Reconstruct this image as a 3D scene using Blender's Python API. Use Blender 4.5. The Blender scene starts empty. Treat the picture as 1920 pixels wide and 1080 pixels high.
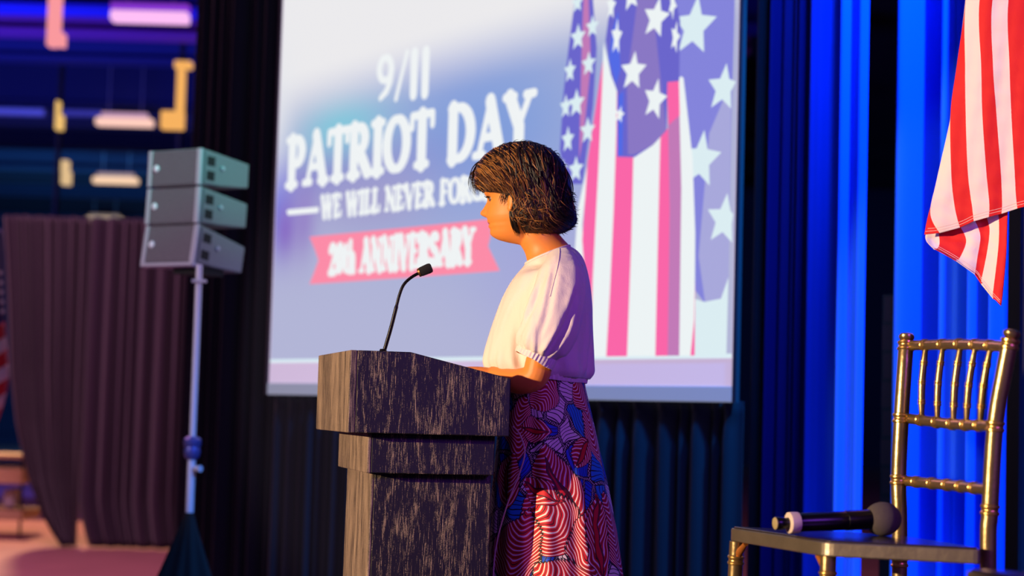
import bpy, bmesh, math, random
import numpy as np
from mathutils import Vector, Matrix
random.seed(7)
rng = np.random.default_rng(7)
sc = bpy.context.scene
COL = sc.collection
# ---------------------------------------------------------------- camera
FPX = 3500.0
PITCH, ROLL = math.radians(3.86), math.radians(1.6)
CAM = Vector((0, 0, 1.53))
cd = bpy.data.cameras.new('camera')
cd.sensor_width = 36.0
cd.lens = FPX * 36.0 / 1920.0
cd.clip_start, cd.clip_end = 0.05, 300
cd.dof.use_dof = True
cd.dof.focus_distance = 4.72
cd.dof.aperture_fstop = 2.6
cam = bpy.data.objects.new('camera', cd)
COL.objects.link(cam)
cam.matrix_world = Matrix.Translation(CAM) @ Matrix.Rotation(math.pi/2 + PITCH, 4, 'X') @ Matrix.Rotation(ROLL, 4, 'Z')
sc.camera = cam
# ---------------------------------------------------------------- colour management and world
sc.view_settings.view_transform = 'Standard'
sc.view_settings.look = 'None'
sc.view_settings.exposure = 0.0
sc.view_settings.gamma = 1.0
sc.view_settings.use_curve_mapping = False
sc.cycles.use_denoising = True
sc.cycles.max_bounces = 6
sc.cycles.sample_clamp_indirect = 4.0
w = bpy.data.worlds.new('hall_air'); sc.world = w; w.use_nodes = True
w.node_tree.nodes['Background'].inputs[0].default_value = (0.030, 0.020, 0.080, 1)
w.node_tree.nodes['Background'].inputs[1].default_value = 1.0
# ---------------------------------------------------------------- lights
def aim(o, target):
    o.rotation_euler = (Vector(target) - o.location).to_track_quat('-Z', 'Y').to_euler()
def spot(name, loc, target, power, color, size_deg, radius=0.08, blend=0.3):
    l = bpy.data.lights.new(name, 'SPOT'); l.energy = power; l.color = color
    l.spot_size = math.radians(size_deg); l.spot_blend = blend; l.shadow_soft_size = radius
    o = bpy.data.objects.new(name, l); COL.objects.link(o); o.location = loc; aim(o, target); return o
def area(name, loc, target, power, color, sx, sy):
    l = bpy.data.lights.new(name, 'AREA'); l.shape = 'RECTANGLE'; l.size = sx; l.size_y = sy
    l.energy = power; l.color = color
    o = bpy.data.objects.new(name, l); COL.objects.link(o); o.location = loc; aim(o, target); return o
WARM = (1.0, 0.72, 0.46)
spot('key_spotlight', (-6.7, 0.35, 2.75), (0.5, 4.5, 1.75), 4700, WARM, 20.5, 0.05, 0.12)
area('violet_stage_wash', (2.4, 0.8, 2.9), (0.2, 5.0, 1.6), 75, (0.30, 0.06, 1.0), 1.2, 0.8)
spot('blue_curtain_spotlight', (2.35, 4.4, 4.7), (1.55, 6.6, 2.2), 2400, (0.0, 0.27, 1.0), 60, 0.12, 0.6)
spot('blue_top_spotlight', (1.15, 5.3, 5.6), (0.98, 7.3, 3.1), 900, (0.0, 0.16, 1.0), 34, 0.1, 0.9)
area('left_drape_fill', (-0.7, 6.8, 4.9), (-2.1, 10.4, 1.8), 22, (0.62, 0.62, 1.0), 0.8, 0.5)  # added fill that brightens the black drape's ridges
area('blue_curtain_uplight', (1.35, 6.15, 0.62), (1.45, 6.75, 2.4), 7, (0.0, 0.2, 1.0), 0.9, 0.15)
spot('teal_speaker_spotlight', (1.2, 5.6, 5.4), (-1.35, 8.9, 2.95), 850, (0.04, 1.0, 0.62), 13, 0.1, 0.8)
spot('speaker_front_fill', (-5.2, 4.6, 3.4), (-1.55, 8.8, 2.15), 560, (1.0, 0.80, 0.84), 24, 0.1, 0.5)  # added fill to light the speaker cabinets' front from the left
area('blue_backdrop_fill', (0.9, 5.6, 5.2), (0.2, 8.2, 1.0), 9, (0.14, 0.30, 1.0), 1.5, 0.5)  # added blue fill for the drape folds under the screen
# ---------------------------------------------------------------- pixel -> world helpers (used for measured real positions)
_F = Vector((0, math.cos(PITCH), math.sin(PITCH))); _U = Vector((0, -math.sin(PITCH), math.cos(PITCH))); _R = Vector((1, 0, 0))
_Rr = _R*math.cos(ROLL) + _U*math.sin(ROLL); _Ur = -_R*math.sin(ROLL) + _U*math.cos(ROLL)
def ray(x, y):
    return _F + _Rr*((x-960)/FPX) + _Ur*((540-y)/FPX)
def P(x, y, Y):
    r = ray(x, y); return CAM + r*(Y/r.y)
def PL(x, y, o, n):
    r = ray(x, y); return CAM + r*((Vector(o)-CAM).dot(n)/r.dot(n))
# ---------------------------------------------------------------- mesh helpers
def mesh_obj(name, verts, faces, mat=None, parent=None, smooth=False, mats=None, midx=None):
    me = bpy.data.meshes.new(name)
    me.from_pydata([tuple(v) for v in verts], [], [tuple(f) for f in faces])
    for m in (mats or ([mat] if mat else [])): me.materials.append(m)
    if midx is not None: me.polygons.foreach_set('material_index', np.array(midx, dtype=np.int32))
    if smooth: me.polygons.foreach_set('use_smooth', np.ones(len(me.polygons), dtype=bool))
    me.update()
    o = bpy.data.objects.new(name, me); COL.objects.link(o)
    if parent: o.parent = parent
    return o
class MB:
    def __init__(s): s.v = []; s.f = []; s.m = []
    def add(s, verts, faces, m=0):
        b = len(s.v); s.v += [Vector(v) for v in verts]; s.f += [tuple(i+b for i in f) for f in faces]; s.m += [m]*len(faces); return s
    def box(s, x0, x1, y0, y1, z0, z1, M=None, m=0):
        vs = [Vector((x, y, z)) for x in (x0, x1) for y in (y0, y1) for z in (z0, z1)]
        if M: vs = [M @ v for v in vs]
        return s.add(vs, [(0,1,3,2),(4,6,7,5),(0,4,5,1),(2,3,7,6),(0,2,6,4),(1,5,7,3)], m)
    def prism(s, poly, a, b, m=0):
        """poly: list of points; swept from poly+a to poly+b"""
        n = len(poly); a = Vector(a); b = Vector(b)
        return s.add([Vector(p)+a for p in poly]+[Vector(p)+b for p in poly],
                     [tuple(range(n)), tuple(range(2*n-1, n-1, -1))]+[(i, i+n, (i+1) % n+n, (i+1) % n) for i in range(n)], m)
    def tube(s, pts, radii, seg=12, m=0, cap=True):
        pts = [Vector(p) for p in pts]
        if not hasattr(radii, '__len__'): radii = [radii]*len(pts)
        t0 = (pts[1]-pts[0]).normalized(); up = Vector((0, 0, 1)) if abs(t0.z) < 0.9 else Vector((1, 0, 0))
        nrm = t0.cross(up).normalized(); vs = []
        for i, p in enumerate(pts):
            t = (pts[min(i+1, len(pts)-1)]-pts[max(i-1, 0)]).normalized()
            nrm = (nrm - t*nrm.dot(t)).normalized(); bn = t.cross(nrm)
            for k in range(seg):
                a = 2*math.pi*k/seg; vs.append(p + (nrm*math.cos(a)+bn*math.sin(a))*radii[i])
        fs = [(i*seg+k, i*seg+(k+1) % seg, (i+1)*seg+(k+1) % seg, (i+1)*seg+k) for i in range(len(pts)-1) for k in range(seg)]
        if cap: fs += [tuple(range(seg-1, -1, -1)), tuple(range((len(pts)-1)*seg, len(pts)*seg))]
        return s.add(vs, fs, m)
    def lathe(s, prof, seg=24, M=None, m=0):
        """prof: (r, z) list, revolved about local z"""
        vs = [Vector((r*math.cos(2*math.pi*k/seg), r*math.sin(2*math.pi*k/seg), z)) for r, z in prof for k in range(seg)]
        if M: vs = [M @ v for v in vs]
        n = len(prof)
        fs = [(i*seg+k, i*seg+(k+1) % seg, (i+1)*seg+(k+1) % seg, (i+1)*seg+k) for i in range(n-1) for k in range(seg)]
        fs += [tuple(range(seg-1, -1, -1)), tuple(range((n-1)*seg, n*seg))]
        return s.add(vs, fs, m)
    def build(s, name, mat=None, parent=None, smooth=False, mats=None, bevel=0):
        o = mesh_obj(name, s.v, s.f, mat, parent, smooth, mats, s.m if mats else None)
        bm = bmesh.new(); bm.from_mesh(o.data); bmesh.ops.recalc_face_normals(bm, faces=bm.faces); bm.to_mesh(o.data); bm.free()
        if bevel:
            b = o.modifiers.new('bevel', 'BEVEL'); b.width = bevel; b.segments = 2; b.limit_method = 'ANGLE'; b.angle_limit = math.radians(40)
        if smooth:
            try: o.data.set_sharp_from_angle(angle=math.radians(40))
            except Exception: pass
        return o
def cr(pts, n):
    """Catmull-Rom resampling of a polyline"""
    pts = [Vector(p) for p in pts]; q = [pts[0]*2-pts[1]]+pts+[pts[-1]*2-pts[-2]]; out = []
    for i in range(1, len(q)-2):
        for k in range(n):
            t = k/n; a, b, c, d = q[i-1], q[i], q[i+1], q[i+2]
            out.append(0.5*((2*b)+(c-a)*t+(2*a-5*b+4*c-d)*t*t+(3*b-a-3*c+d)*t**3))
    out.append(pts[-1]); return out
def tag(o, label=None, cat=None, group=None, kind=None):
    for k, v in (('label', label), ('category', cat), ('group', group), ('kind', kind)):
        if v: o[k] = v
    return o
def empty(name, loc, label=None, cat=None, group=None, rz=0):
    o = bpy.data.objects.new(name, None); COL.objects.link(o); o.location = loc; o.rotation_euler = (0, 0, rz); o.empty_display_size = 0.1
    o_mat[o.name] = Matrix.Translation(loc) @ Matrix.Rotation(rz, 4, 'Z')
    return tag(o, label, cat, group)
o_mat = {}
def copy_tree(o, parent=None):
    c = o.copy(); COL.objects.link(c)
    if parent: c.parent = parent
    for ch in list(o.children): copy_tree(ch, c)
    return c
# ---------------------------------------------------------------- material helpers
def lin(c):
    return tuple(x/12.92 if x <= 0.04045 else ((x+0.055)/1.055)**2.4 for x in c[:3])+(1.0,)
def mat(name, color, rough=0.6, metal=0.0, noise=0.0, nscale=40, bump=0.0, bscale=200, spec=0.5, sheen=0.0, emit=None, estr=0.0, srgb=True, sss=0.0):
    m = bpy.data.materials.new(name); m.use_nodes = True; nt = m.node_tree; b = nt.nodes['Principled BSDF']
    c = lin(color) if srgb else tuple(color)+(1,)
    b.inputs['Base Color'].default_value = c; b.inputs['Roughness'].default_value = rough; b.inputs['Metallic'].default_value = metal
    b.inputs['Specular IOR Level'].default_value = spec
    if sheen: b.inputs['Sheen Weight'].default_value = sheen
    if sss: b.inputs['Subsurface Weight'].default_value = sss; b.inputs['Subsurface Radius'].default_value = (0.012, 0.004, 0.002); b.inputs['Subsurface Scale'].default_value = 1.0
    tc = nt.nodes.new('ShaderNodeTexCoord')
    if noise:
        n = nt.nodes.new('ShaderNodeTexNoise'); n.inputs['Scale'].default_value = nscale; n.inputs['Detail'].default_value = 4
        mx = nt.nodes.new('ShaderNodeMix'); mx.data_type = 'RGBA'
        mx.inputs[6].default_value = tuple(x*(1-noise) for x in c[:3])+(1,); mx.inputs[7].default_value = tuple(min(1, x*(1+noise)) for x in c[:3])+(1,)
        nt.links.new(tc.outputs['Object'], n.inputs['Vector']); nt.links.new(n.outputs['Fac'], mx.inputs[0]); nt.links.new(mx.outputs[2], b.inputs['Base Color'])
    if bump:
        n2 = nt.nodes.new('ShaderNodeTexNoise'); n2.inputs['Scale'].default_value = bscale; n2.inputs['Detail'].default_value = 3
        bp = nt.nodes.new('ShaderNodeBump'); bp.inputs['Strength'].default_value = bump; bp.inputs['Distance'].default_value = 0.002
        nt.links.new(tc.outputs['Object'], n2.inputs['Vector']); nt.links.new(n2.outputs['Fac'], bp.inputs['Height']); nt.links.new(bp.outputs[0], b.inputs['Normal'])
    if emit:
        b.inputs['Emission Color'].default_value = lin(emit); b.inputs['Emission Strength'].default_value = estr
    return m
def emis(name, color, strength=1.0):
    m = bpy.data.materials.new(name); m.use_nodes = True; nt = m.node_tree; nt.nodes.clear()
    e = nt.nodes.new('ShaderNodeEmission'); e.inputs[0].default_value = lin(color); e.inputs[1].default_value = strength
    o = nt.nodes.new('ShaderNodeOutputMaterial'); nt.links.new(e.outputs[0], o.inputs[0]); return m
# ================================================================ directions of the place
WD = Vector((-0.235, 0.972, 0)).normalized()       # along the lectern's front, away from the camera (also the hall's long axis)
FD = Vector((-0.972, -0.235, 0)).normalized()      # towards the audience
SD = Vector((math.sin(math.radians(37)), -math.cos(math.radians(37)), 0))   # along the screen, to its right/near end
SN = Vector((-math.cos(math.radians(37)), -math.sin(math.radians(37)), 0))  # screen's facing direction
SR = P(1371, 700, 7.4); SR = Vector((SR.x, SR.y, 0))
SW = 3.66                                          # projected width
SL = SR - SD*SW
STAGE = 0.5
# ================================================================ floors
def plain(name, mat_, pts, z0, z1):
    b = MB(); b.prism([Vector((x, y, 0)) for x, y in pts], (0, 0, z0), (0, 0, z1)); return tag(b.build(name, mat_), kind='structure')
m_floor = mat('polished_concrete', (0.70, 0.48, 0.48), 0.4, noise=0.25, nscale=1.5)
plain('floor', m_floor, [(-45, -3), (45, -3), (45, 75), (-45, 75)], -0.1, 0.0)
m_stage = mat('stage_carpet', (0.10, 0.09, 0.11), 0.9, noise=0.3, nscale=60)
SB = [SR + SN*0.45 + SD*2.6, SR + SN*0.45 - SD*1.75]
plain('stage_floor', m_stage, [(-1.25, 2.9), (3.0, 2.2), (SB[0].x+1.0, SB[0].y-0.4), (SB[0].x, SB[0].y), (SB[1].x, SB[1].y)], 0.0, STAGE)
# ================================================================ drapes
def drape(name, a, b, z0, z1, mat_, folds=14, amp=0.05, seed=0, label=None, cat='curtain', group=None, taper=0.0, sway=0.0, zseg=30, header=False, edge=None, prof=None, thick=0.012, parent=None):
    """a, b: (x, y) ends. folds: number of folds. Builds a solid sheet with pleats along it"""
    r = np.random.default_rng(seed); a = Vector((a[0], a[1], 0)); b = Vector((b[0], b[1], 0)); L = (b-a).length; d = (b-a)/L; n = Vector((-d.y, d.x, 0))
    if n.dot(Vector((0, -1, 0))) < 0: n = -n
    N = max(90, folds*16); us = np.linspace(0, 1, N)
    ph = np.cumsum(r.uniform(0.55, 1.5, folds+1)); ph = np.concatenate([[0], ph])/ph[-1]
    am = r.uniform(0.5, 1.2, folds+2)
    def off(u, zt):
        if prof is not None:
            o = float(np.mean(np.interp(u+np.linspace(-0.035, 0.035, 9), [p[0] for p in prof], [p[1] for p in prof])))
            return o + 0.004*math.sin(u*60+zt*2)
        k = np.interp(u, ph, np.arange(len(ph))); f = k-math.floor(k); A = am[min(int(k), folds+1)]
        wob = 0.25*math.sin(3*zt+5*k)*(1-zt)
        return amp*A*(0.5-0.5*math.cos(2*math.pi*(f+wob*0.25)))**0.8
    verts = []; faces = []
    for j in range(zseg+1):
        t = j/zseg; z = z0+(z1-z0)*t
        for u in us:
            uu = u
            if edge: uu = edge(u, t)
            k = 1.0
            if header and t > 0.9: k = 0.55+0.45*min(1, abs(t-0.96)/0.04)
            p = a+d*(uu*L)+n*(off(u, t)*(k)*(1+taper*(1-t))) + d*(sway*math.sin(2.5*t+u*4)*(1-t)*0.02)
            verts.append(Vector((p.x, p.y, z)))
    for j in range(zseg):
        for i in range(N-1):
            q = j*N+i; faces.append((q, q+1, q+N+1, q+N))
    o = mesh_obj(name, verts, faces, mat_, parent, True)
    s = o.modifiers.new('cloth', 'SOLIDIFY'); s.thickness = thick
    if label: tag(o, label, cat, group)
    return o
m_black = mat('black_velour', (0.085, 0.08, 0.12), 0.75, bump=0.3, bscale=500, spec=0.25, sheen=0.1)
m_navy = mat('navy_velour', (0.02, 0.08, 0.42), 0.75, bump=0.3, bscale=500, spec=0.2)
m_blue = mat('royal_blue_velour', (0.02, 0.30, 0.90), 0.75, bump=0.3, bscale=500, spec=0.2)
back = -SN*0.22
def scr(s, k=0.22):          # point on the drape line, s metres right of the screen's right end
    p = SR + SD*s - SN*k; return (p.x, p.y)
drape('black_drape', scr(-SW-1.55, 0.35), scr(-SW-0.075, 0.16), 0.0, 5.2, m_black, 9, 0.13, 3,
      'tall black pleated drape between speaker and projection screen')
drape('black_screen_skirt', scr(-SW-0.02, 0.05), scr(0.02, 0.05), 0.0, P(1357, 754, 7.42).z+0.005, m_black, 32, 0.05, 5,
      'black gathered skirt drape hanging below the projection screen', header=True)
def at_s(px, k):             # metres along drape line where pixel column px crosses it (at mid height)
    p = PL(px, 540, SR - SN*k, SN); return (Vector((p.x, p.y, 0))-SR).dot(SD)
drape('black_drape', scr(0.045, 0.12), scr(at_s(1446, 0.12), 0.12), 0.0, 5.2, m_black, 3, 0.05, 8, 'narrow black drape right beside the screen edge')
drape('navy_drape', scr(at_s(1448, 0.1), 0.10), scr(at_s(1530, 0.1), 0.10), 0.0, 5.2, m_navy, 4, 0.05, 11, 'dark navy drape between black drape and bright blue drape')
pr = [(0, -0.02), (0.05, 0.07), (0.16, 0.09), (0.3, 0.03), (0.42, -0.02), (0.55, 0.05), (0.66, 0.14), (0.74, 0.17), (0.82, 0.12), (0.92, 0.15), (1, 0.12)]
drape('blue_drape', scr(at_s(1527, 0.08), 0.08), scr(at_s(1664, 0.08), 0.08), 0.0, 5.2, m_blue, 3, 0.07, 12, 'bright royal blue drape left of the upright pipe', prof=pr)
pr = [(0, 0.10), (0.08, 0.17), (0.17, 0.12), (0.22, -0.10), (0.29, -0.12), (0.34, 0.04), (0.42, 0.10), (0.5, 0.03), (0.56, 0.09), (0.62, -0.05), (0.70, 0.08), (0.78, 0.13), (0.83, 0.0), (0.87, -0.08), (0.93, 0.15), (1, 0.02)]
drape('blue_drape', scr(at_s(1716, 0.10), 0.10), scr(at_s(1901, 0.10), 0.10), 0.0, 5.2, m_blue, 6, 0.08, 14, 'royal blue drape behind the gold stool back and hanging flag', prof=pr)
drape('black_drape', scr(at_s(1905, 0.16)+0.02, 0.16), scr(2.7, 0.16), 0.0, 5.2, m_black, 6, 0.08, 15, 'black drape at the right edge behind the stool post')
# pipe upright and brick pier seen in the gap
m_pipe = mat('blackened_pipe', (0.10, 0.10, 0.16), 0.35, 0.8)
pp = PL(1693, 540, SR - SN*0.33, SN)
g = empty('drape_upright_pipe', (pp.x, pp.y, 0), 'black upright pipe standing in the gap between blue drapes', 'pipe')
b = MB(); b.tube([(0, 0, 0.02), (0, 0, 5.4)], 0.022, 16); b.build('pole', m_pipe, g, True)
zc = PL(1695, 595, SR - SN*0.25, SN).z
b = MB(); b.lathe([(0.024, -0.03), (0.036, -0.025), (0.036, 0.01), (0.03, 0.02), (0.034, 0.03), (0.024, 0.05)], 20, Matrix.Translation((0, 0, zc))); b.build('collar', m_pipe, g, True)
b = MB(); b.box(-0.11, 0.11, -0.11, 0.11, 0.0, 0.012); b.build('base_plate', m_pipe, g)
# dark brick wall far behind the drapes
def brick_mat(name, c1, c2, mortar, sx):
    m = bpy.data.materials.new(name); m.use_nodes = True; nt = m.node_tree; bb = nt.nodes['Principled BSDF']; bb.inputs['Roughness'].default_value = 0.8
    t = nt.nodes.new('ShaderNodeTexBrick'); t.inputs['Color1'].default_value = lin(c1); t.inputs['Color2'].default_value = lin(c2); t.inputs['Mortar'].default_value = lin(mortar)
    t.inputs['Scale'].default_value = sx; tc = nt.nodes.new('ShaderNodeTexCoord'); mp = nt.nodes.new('ShaderNodeMapping'); mp.inputs['Rotation'].default_value = (math.pi/2, 0, 0)
    nt.links.new(tc.outputs['Object'], mp.inputs[0]); nt.links.new(mp.outputs[0], t.inputs['Vector']); nt.links.new(t.outputs[0], bb.inputs['Base Color']); return m
m_brick = brick_mat('dark_red_block', (0.26, 0.08, 0.10), (0.22, 0.07, 0.09), (0.10, 0.04, 0.05), 2.2)
q0 = PL(1655, 560, SR - SN*0.5, SN); q1 = PL(1684, 560, SR - SN*0.5, SN)
b = MB(); b.prism([Vector((q0.x, q0.y, 0)), Vector((q1.x, q1.y, 0)), Vector((q1.x, q1.y, 0))-SN*0.3, Vector((q0.x, q0.y, 0))-SN*0.3], (0, 0, 0), (0, 0, PL(1670, 552, SR-SN*0.5, SN).z))
tag(b.build('brick_pier', m_brick), 'dark red block pier behind the gap in the drapes', 'pier')
b = MB(); c0, c1 = scr(-0.2, 1.2), scr(5.5, 1.2); c0 = Vector((*c0, 0)); c1 = Vector((*c1, 0))
b.prism([c0, c1, c1-SN*0.2, c0-SN*0.2], (0, 0, 0), (0, 0, 7)); tag(b.build('wall_right', mat('black_paint', (0.05, 0.05, 0.08), 0.8)), kind='structure')
# ================================================================ projection screen
def SUV(x, y, k=0.0):
    p = PL(x, y, SR + SN*k, SN); return ((p-SL).dot(SD), p.z)
def SP(u, v, k=0.0):
    return SL + SD*u + SN*k + Vector((0, 0, v))
vb = SUV(930, 671)[1]                       # bottom of the projected picture
vlow = SUV(930, 722)[1]                     # bottom of the white cloth
vhem = SUV(930, 747)[1]                     # bottom of the grey hem bar
vt = vb + SW*9/16
screen = empty('projection_screen', SL + Vector((0, 0, 0)), 'large projection screen showing a patriotic title slide with draped flag', 'screen')
SI = Matrix.Translation(-SL)
def sbuild(mb, name, m, parent=screen, **k):
    o = mb.build(name, m, parent, **k); o.data.transform(SI); return o
m_cloth = mat('glowing_screen_cloth', (0.55, 0.52, 0.50), 0.8, emit=(0.80, 0.72, 0.85), estr=0.88)  # emission stands in for light falling on the plain cloth
m_hem = mat('glowing_grey_hem', (0.55, 0.58, 0.64), 0.5, emit=(0.52, 0.54, 0.60), estr=0.75)  # light on the hem put in as a glow
m_al = mat('grey_frame', (0.26, 0.22, 0.24), 0.6, spec=0.2)
def srect(u0, u1, v0, v1, k0, k1, m=0, b=None):
    b = b or MB(); b.prism([SP(u0, v0, k0), SP(u1, v0, k0), SP(u1, v1, k0), SP(u0, v1, k0)], (0, 0, 0), SN*(k1-k0), m); return b
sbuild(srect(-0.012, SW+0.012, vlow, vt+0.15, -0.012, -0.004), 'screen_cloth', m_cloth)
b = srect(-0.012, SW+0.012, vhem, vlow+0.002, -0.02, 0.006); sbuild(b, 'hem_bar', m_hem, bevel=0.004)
b = srect(-0.035, -0.012, vhem, vt+0.2, -0.04, 0.008); srect(SW+0.012, SW+0.034, vhem, vt+0.2, -0.014, 0.006, b=b); srect(-0.035, SW+0.034, vt+0.15, vt+0.2, -0.04, 0.008, b=b)
sbuild(b, 'frame', m_al)
# --- the slide background, a soft multi-colour picture
def slide_mat():
    m = bpy.data.materials.new('slide_background'); m.use_nodes = True; nt = m.node_tree; nt.nodes.clear()
    e = nt.nodes.new('ShaderNodeEmission'); o = nt.nodes.new('ShaderNodeOutputMaterial'); nt.links.new(e.outputs[0], o.inputs[0])
    uv = nt.nodes.new('ShaderNodeUVMap'); sep = nt.nodes.new('ShaderNodeSeparateXYZ'); nt.links.new(uv.outputs[0], sep.inputs[0])
    def mth(op, a, b=None, c=None):
        n = nt.nodes.new('ShaderNodeMath'); n.operation = op
        for i, x in enumerate((a, b, c)):
            if x is None: continue
            if isinstance(x, (int, float)): n.inputs[i].default_value = x
            else: nt.links.new(x, n.inputs[i])
        return n.outputs[0]
    cur = None
    def mix(f, ca):
        nonlocal cur
        n = nt.nodes.new('ShaderNodeMix'); n.data_type = 'RGBA'; nt.links.new(f, n.inputs[0])
        if cur is None: n.inputs[6].default_value = lin((0.70, 0.71, 0.84))
        else: nt.links.new(cur, n.inputs[6])
        n.inputs[7].default_value = lin(ca); cur = n.outputs[2]
    def blob(px, py, rx, ry, ca, s=1.0, tilt=0.0):
        u, v = SUV(px, py); sx = abs(SUV(px+rx, py)[0]-u); sy = abs(SUV(px, py-ry)[1]-v)
        du = mth('SUBTRACT', sep.outputs[0], u); dv = mth('SUBTRACT', sep.outputs[1], v)
        dv = mth('SUBTRACT', dv, mth('MULTIPLY', du, tilt))
        q = mth('ADD', mth('POWER', mth('ABSOLUTE', mth('DIVIDE', du, sx)), 2.0), mth('POWER', mth('ABSOLUTE', mth('DIVIDE', dv, sy)), 2.0))
        mix(mth('MULTIPLY', mth('EXPONENT', mth('MULTIPLY', q, -1.0)), s), ca)
    blob(900, 250, 260, 190, (0.50, 0.62, 0.86), 1.0)
    blob(600, 330, 200, 60, (0.55, 0.53, 0.80), 0.9)
    blob(700, 380, 120, 60, (0.64, 0.62, 0.80), 0.8)
    blob(640, 235, 90, 60, (0.52, 0.78, 0.86), 0.95)
    blob(800, 100, 150, 60, (0.55, 0.60, 0.86), 0.5)
    blob(515, 380, 30, 80, (0.28, 0.32, 0.86), 0.9)
    blob(535, 430, 22, 60, (0.50, 0.32, 0.74), 0.75)
    blob(570, 420, 22, 70, (0.55, 0.42, 0.76), 0.6)
    blob(1000, 500, 120, 150, (0.62, 0.62, 0.86), 0.5)
    # white upper-left glow with a slanting lower border
    ua, va = SUV(560, 200); ub, vb_ = SUV(1040, 70)
    sl = (vb_-va)/(ub-ua)
    d = mth('SUBTRACT', sep.outputs[1], mth('ADD', mth('MULTIPLY', mth('SUBTRACT', sep.outputs[0], ua), sl), va))
    mr = nt.nodes.new('ShaderNodeMapRange'); mr.interpolation_type = 'SMOOTHSTEP'; nt.links.new(d, mr.inputs[0]); mr.inputs[1].default_value = -0.16; mr.inputs[2].default_value = 0.22
    mix(mr.outputs[0], (0.925, 0.92, 0.93))
    blob(505, 230, 40, 130, (0.90, 0.91, 0.93), 0.9)
    nt.links.new(cur, e.inputs[0]); e.inputs[1].default_value = 1.0
    return m
sl = mesh_obj('projected_slide', [SP(0, vb, -0.002), SP(SW, vb, -0.002), SP(SW, vt, -0.002), SP(0, vt, -0.002)], [(0, 1, 2, 3)], slide_mat(), screen)
uvl = sl.data.uv_layers.new(name='UVMap')
for i, c in enumerate([(0, vb), (SW, vb), (SW, vt), (0, vt)]): uvl.data[i].uv = c
sl.data.transform(SI)
sbuild(srect(0.0, SW, vb-0.012, vb+0.006, 0.0, 0.0004), 'picture_edge_line', emis('slide_edge_line', (0.86, 0.93, 0.96)))
# --- the slide's flag, traced shape by shape on the flat screen
m_white = emis('slide_white', (0.93, 0.955, 0.96)); m_pink = emis('slide_pink', (0.98, 0.40, 0.66)); m_mauve = emis('slide_mauve', (0.76, 0.48, 0.72))
m_cant = emis('slide_canton', (0.42, 0.40, 0.80)); m_cant2 = emis('slide_canton_bright', (0.33, 0.42, 0.90)); m_cant3 = emis('slide_canton_soft', (0.54, 0.47, 0.77)); m_drape = emis('slide_soft_blue', (0.52, 0.52, 0.86)); m_drape2 = emis('slide_soft_lilac', (0.66, 0.66, 0.86))
m_rose = emis('slide_rose', (0.99, 0.55, 0.66)); m_pale = emis('slide_pale', (0.86, 0.93, 0.95))
smats = [m_white, m_pink, m_mauve, m_cant, m_cant2, m_drape, m_drape2, m_pale, m_rose, m_cant3]
def spoly(b, pts, k, m):
    vs = []
    for x, y in pts:
        u, v = SUV(x, y); v = min(v, vt); v = max(v, vb); u = min(max(u, 0), SW); vs.append(SP(u, v, k))
    b.add(vs, [tuple(range(len(vs)))], m)
b = MB()
T = -230
spoly(b, [(1240, T), (1384, T), (1371, 250), (1366, 520), (1352, 560), (1320, 566), (1300, 540), (1290, 330), (1270, 150), (1255, 0)], 0.0003, 5)
spoly(b, [(1330, 250), (1372, 150), (1366, 520), (1352, 560), (1322, 566), (1310, 480)], 0.0006, 6)
spoly(b, [(1302, 560), (1320, 566), (1352, 560), (1366, 520), (1362, 671), (1298, 671)], 0.0006, 7)
spoly(b, [(1084, T), (1118, T), (1112, 0), (1119, 90), (1112, 200), (1098, 300), (1092, 345), (1060, 345), (1050, 280), (1056, 180), (1066, 90), (1078, 0)], 0.0003, 3)
spoly(b, [(1096, T), (1108, T), (1104, 0), (1108, 120), (1096, 240), (1086, 300), (1090, 120), (1094, 0)], 0.0006, 2)
flag_soft = sbuild(b, 'blurred_flag_picture', None, mats=smats)
b = MB()
spoly(b, [(1106, 290), (1084, 390), (1078, 470), (1096, 520), (1092, 420)], 0.0007, 0)
spoly(b, [(1133, 100), (1128, 130), (1102, 303), (1092, 450), (1100, 560), (1105, 671), (1140, 671), (1123, 303), (1134, 130)], 0.0009, 1)
spoly(b, [(1132, 80), (1136, 95), (1146, 140), (1157, 169), (1156, 250), (1151, 394), (1144, 549), (1137, 671), (1108, 671), (1112, 520), (1123, 303), (1130, 150)], 0.0012, 0)
spoly(b, [(1157, 165), (1165, 165), (1190, 290), (1188, 296), (1184, 457), (1176, 671), (1137, 671), (1144, 549), (1151, 394), (1156, 250)], 0.0012, 1)
spoly(b, [(1188, 290), (1215, 278), (1240, 255), (1238, 300), (1233, 493), (1229, 671), (1176, 671), (1184, 457)], 0.0012, 0)
spoly(b, [(1238, 255), (1254, 240), (1256, 394), (1252, 671), (1229, 671), (1233, 493)], 0.0012, 1)
spoly(b, [(1250, 150), (1274, 150), (1278, 352), (1274, 671), (1252, 671), (1256, 394), (1253, 240)], 0.0012, 2)
spoly(b, [(1250, 150), (1274, 150), (1276, 215), (1254, 235)], 0.0014, 1)
spoly(b, [(1273, 148), (1277, 143), (1282, 146), (1299, 296), (1304, 436), (1303, 598), (1296, 671), (1274, 671), (1278, 352)], 0.0014, 0)
spoly(b, [(1304, 520), (1303, 671), (1295, 671), (1302, 600)], 0.0016, 1)
stripes = sbuild(b, 'striped_flag_picture', None, mats=smats)
b = MB()
spoly(b, [(1156, T), (1258, T), (1268, 0), (1276, 40), (1274, 152), (1252, 154), (1250, 245), (1225, 272), (1190, 295), (1158, 294), (1158, 172), (1146, 140), (1136, 75), (1146, 0)], 0.0018, 3)
spoly(b, [(1200, T), (1236, T), (1230, 60), (1250, 245), (1225, 272), (1190, 290), (1178, 290), (1176, 150), (1196, 0)], 0.0020, 9)
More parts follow.
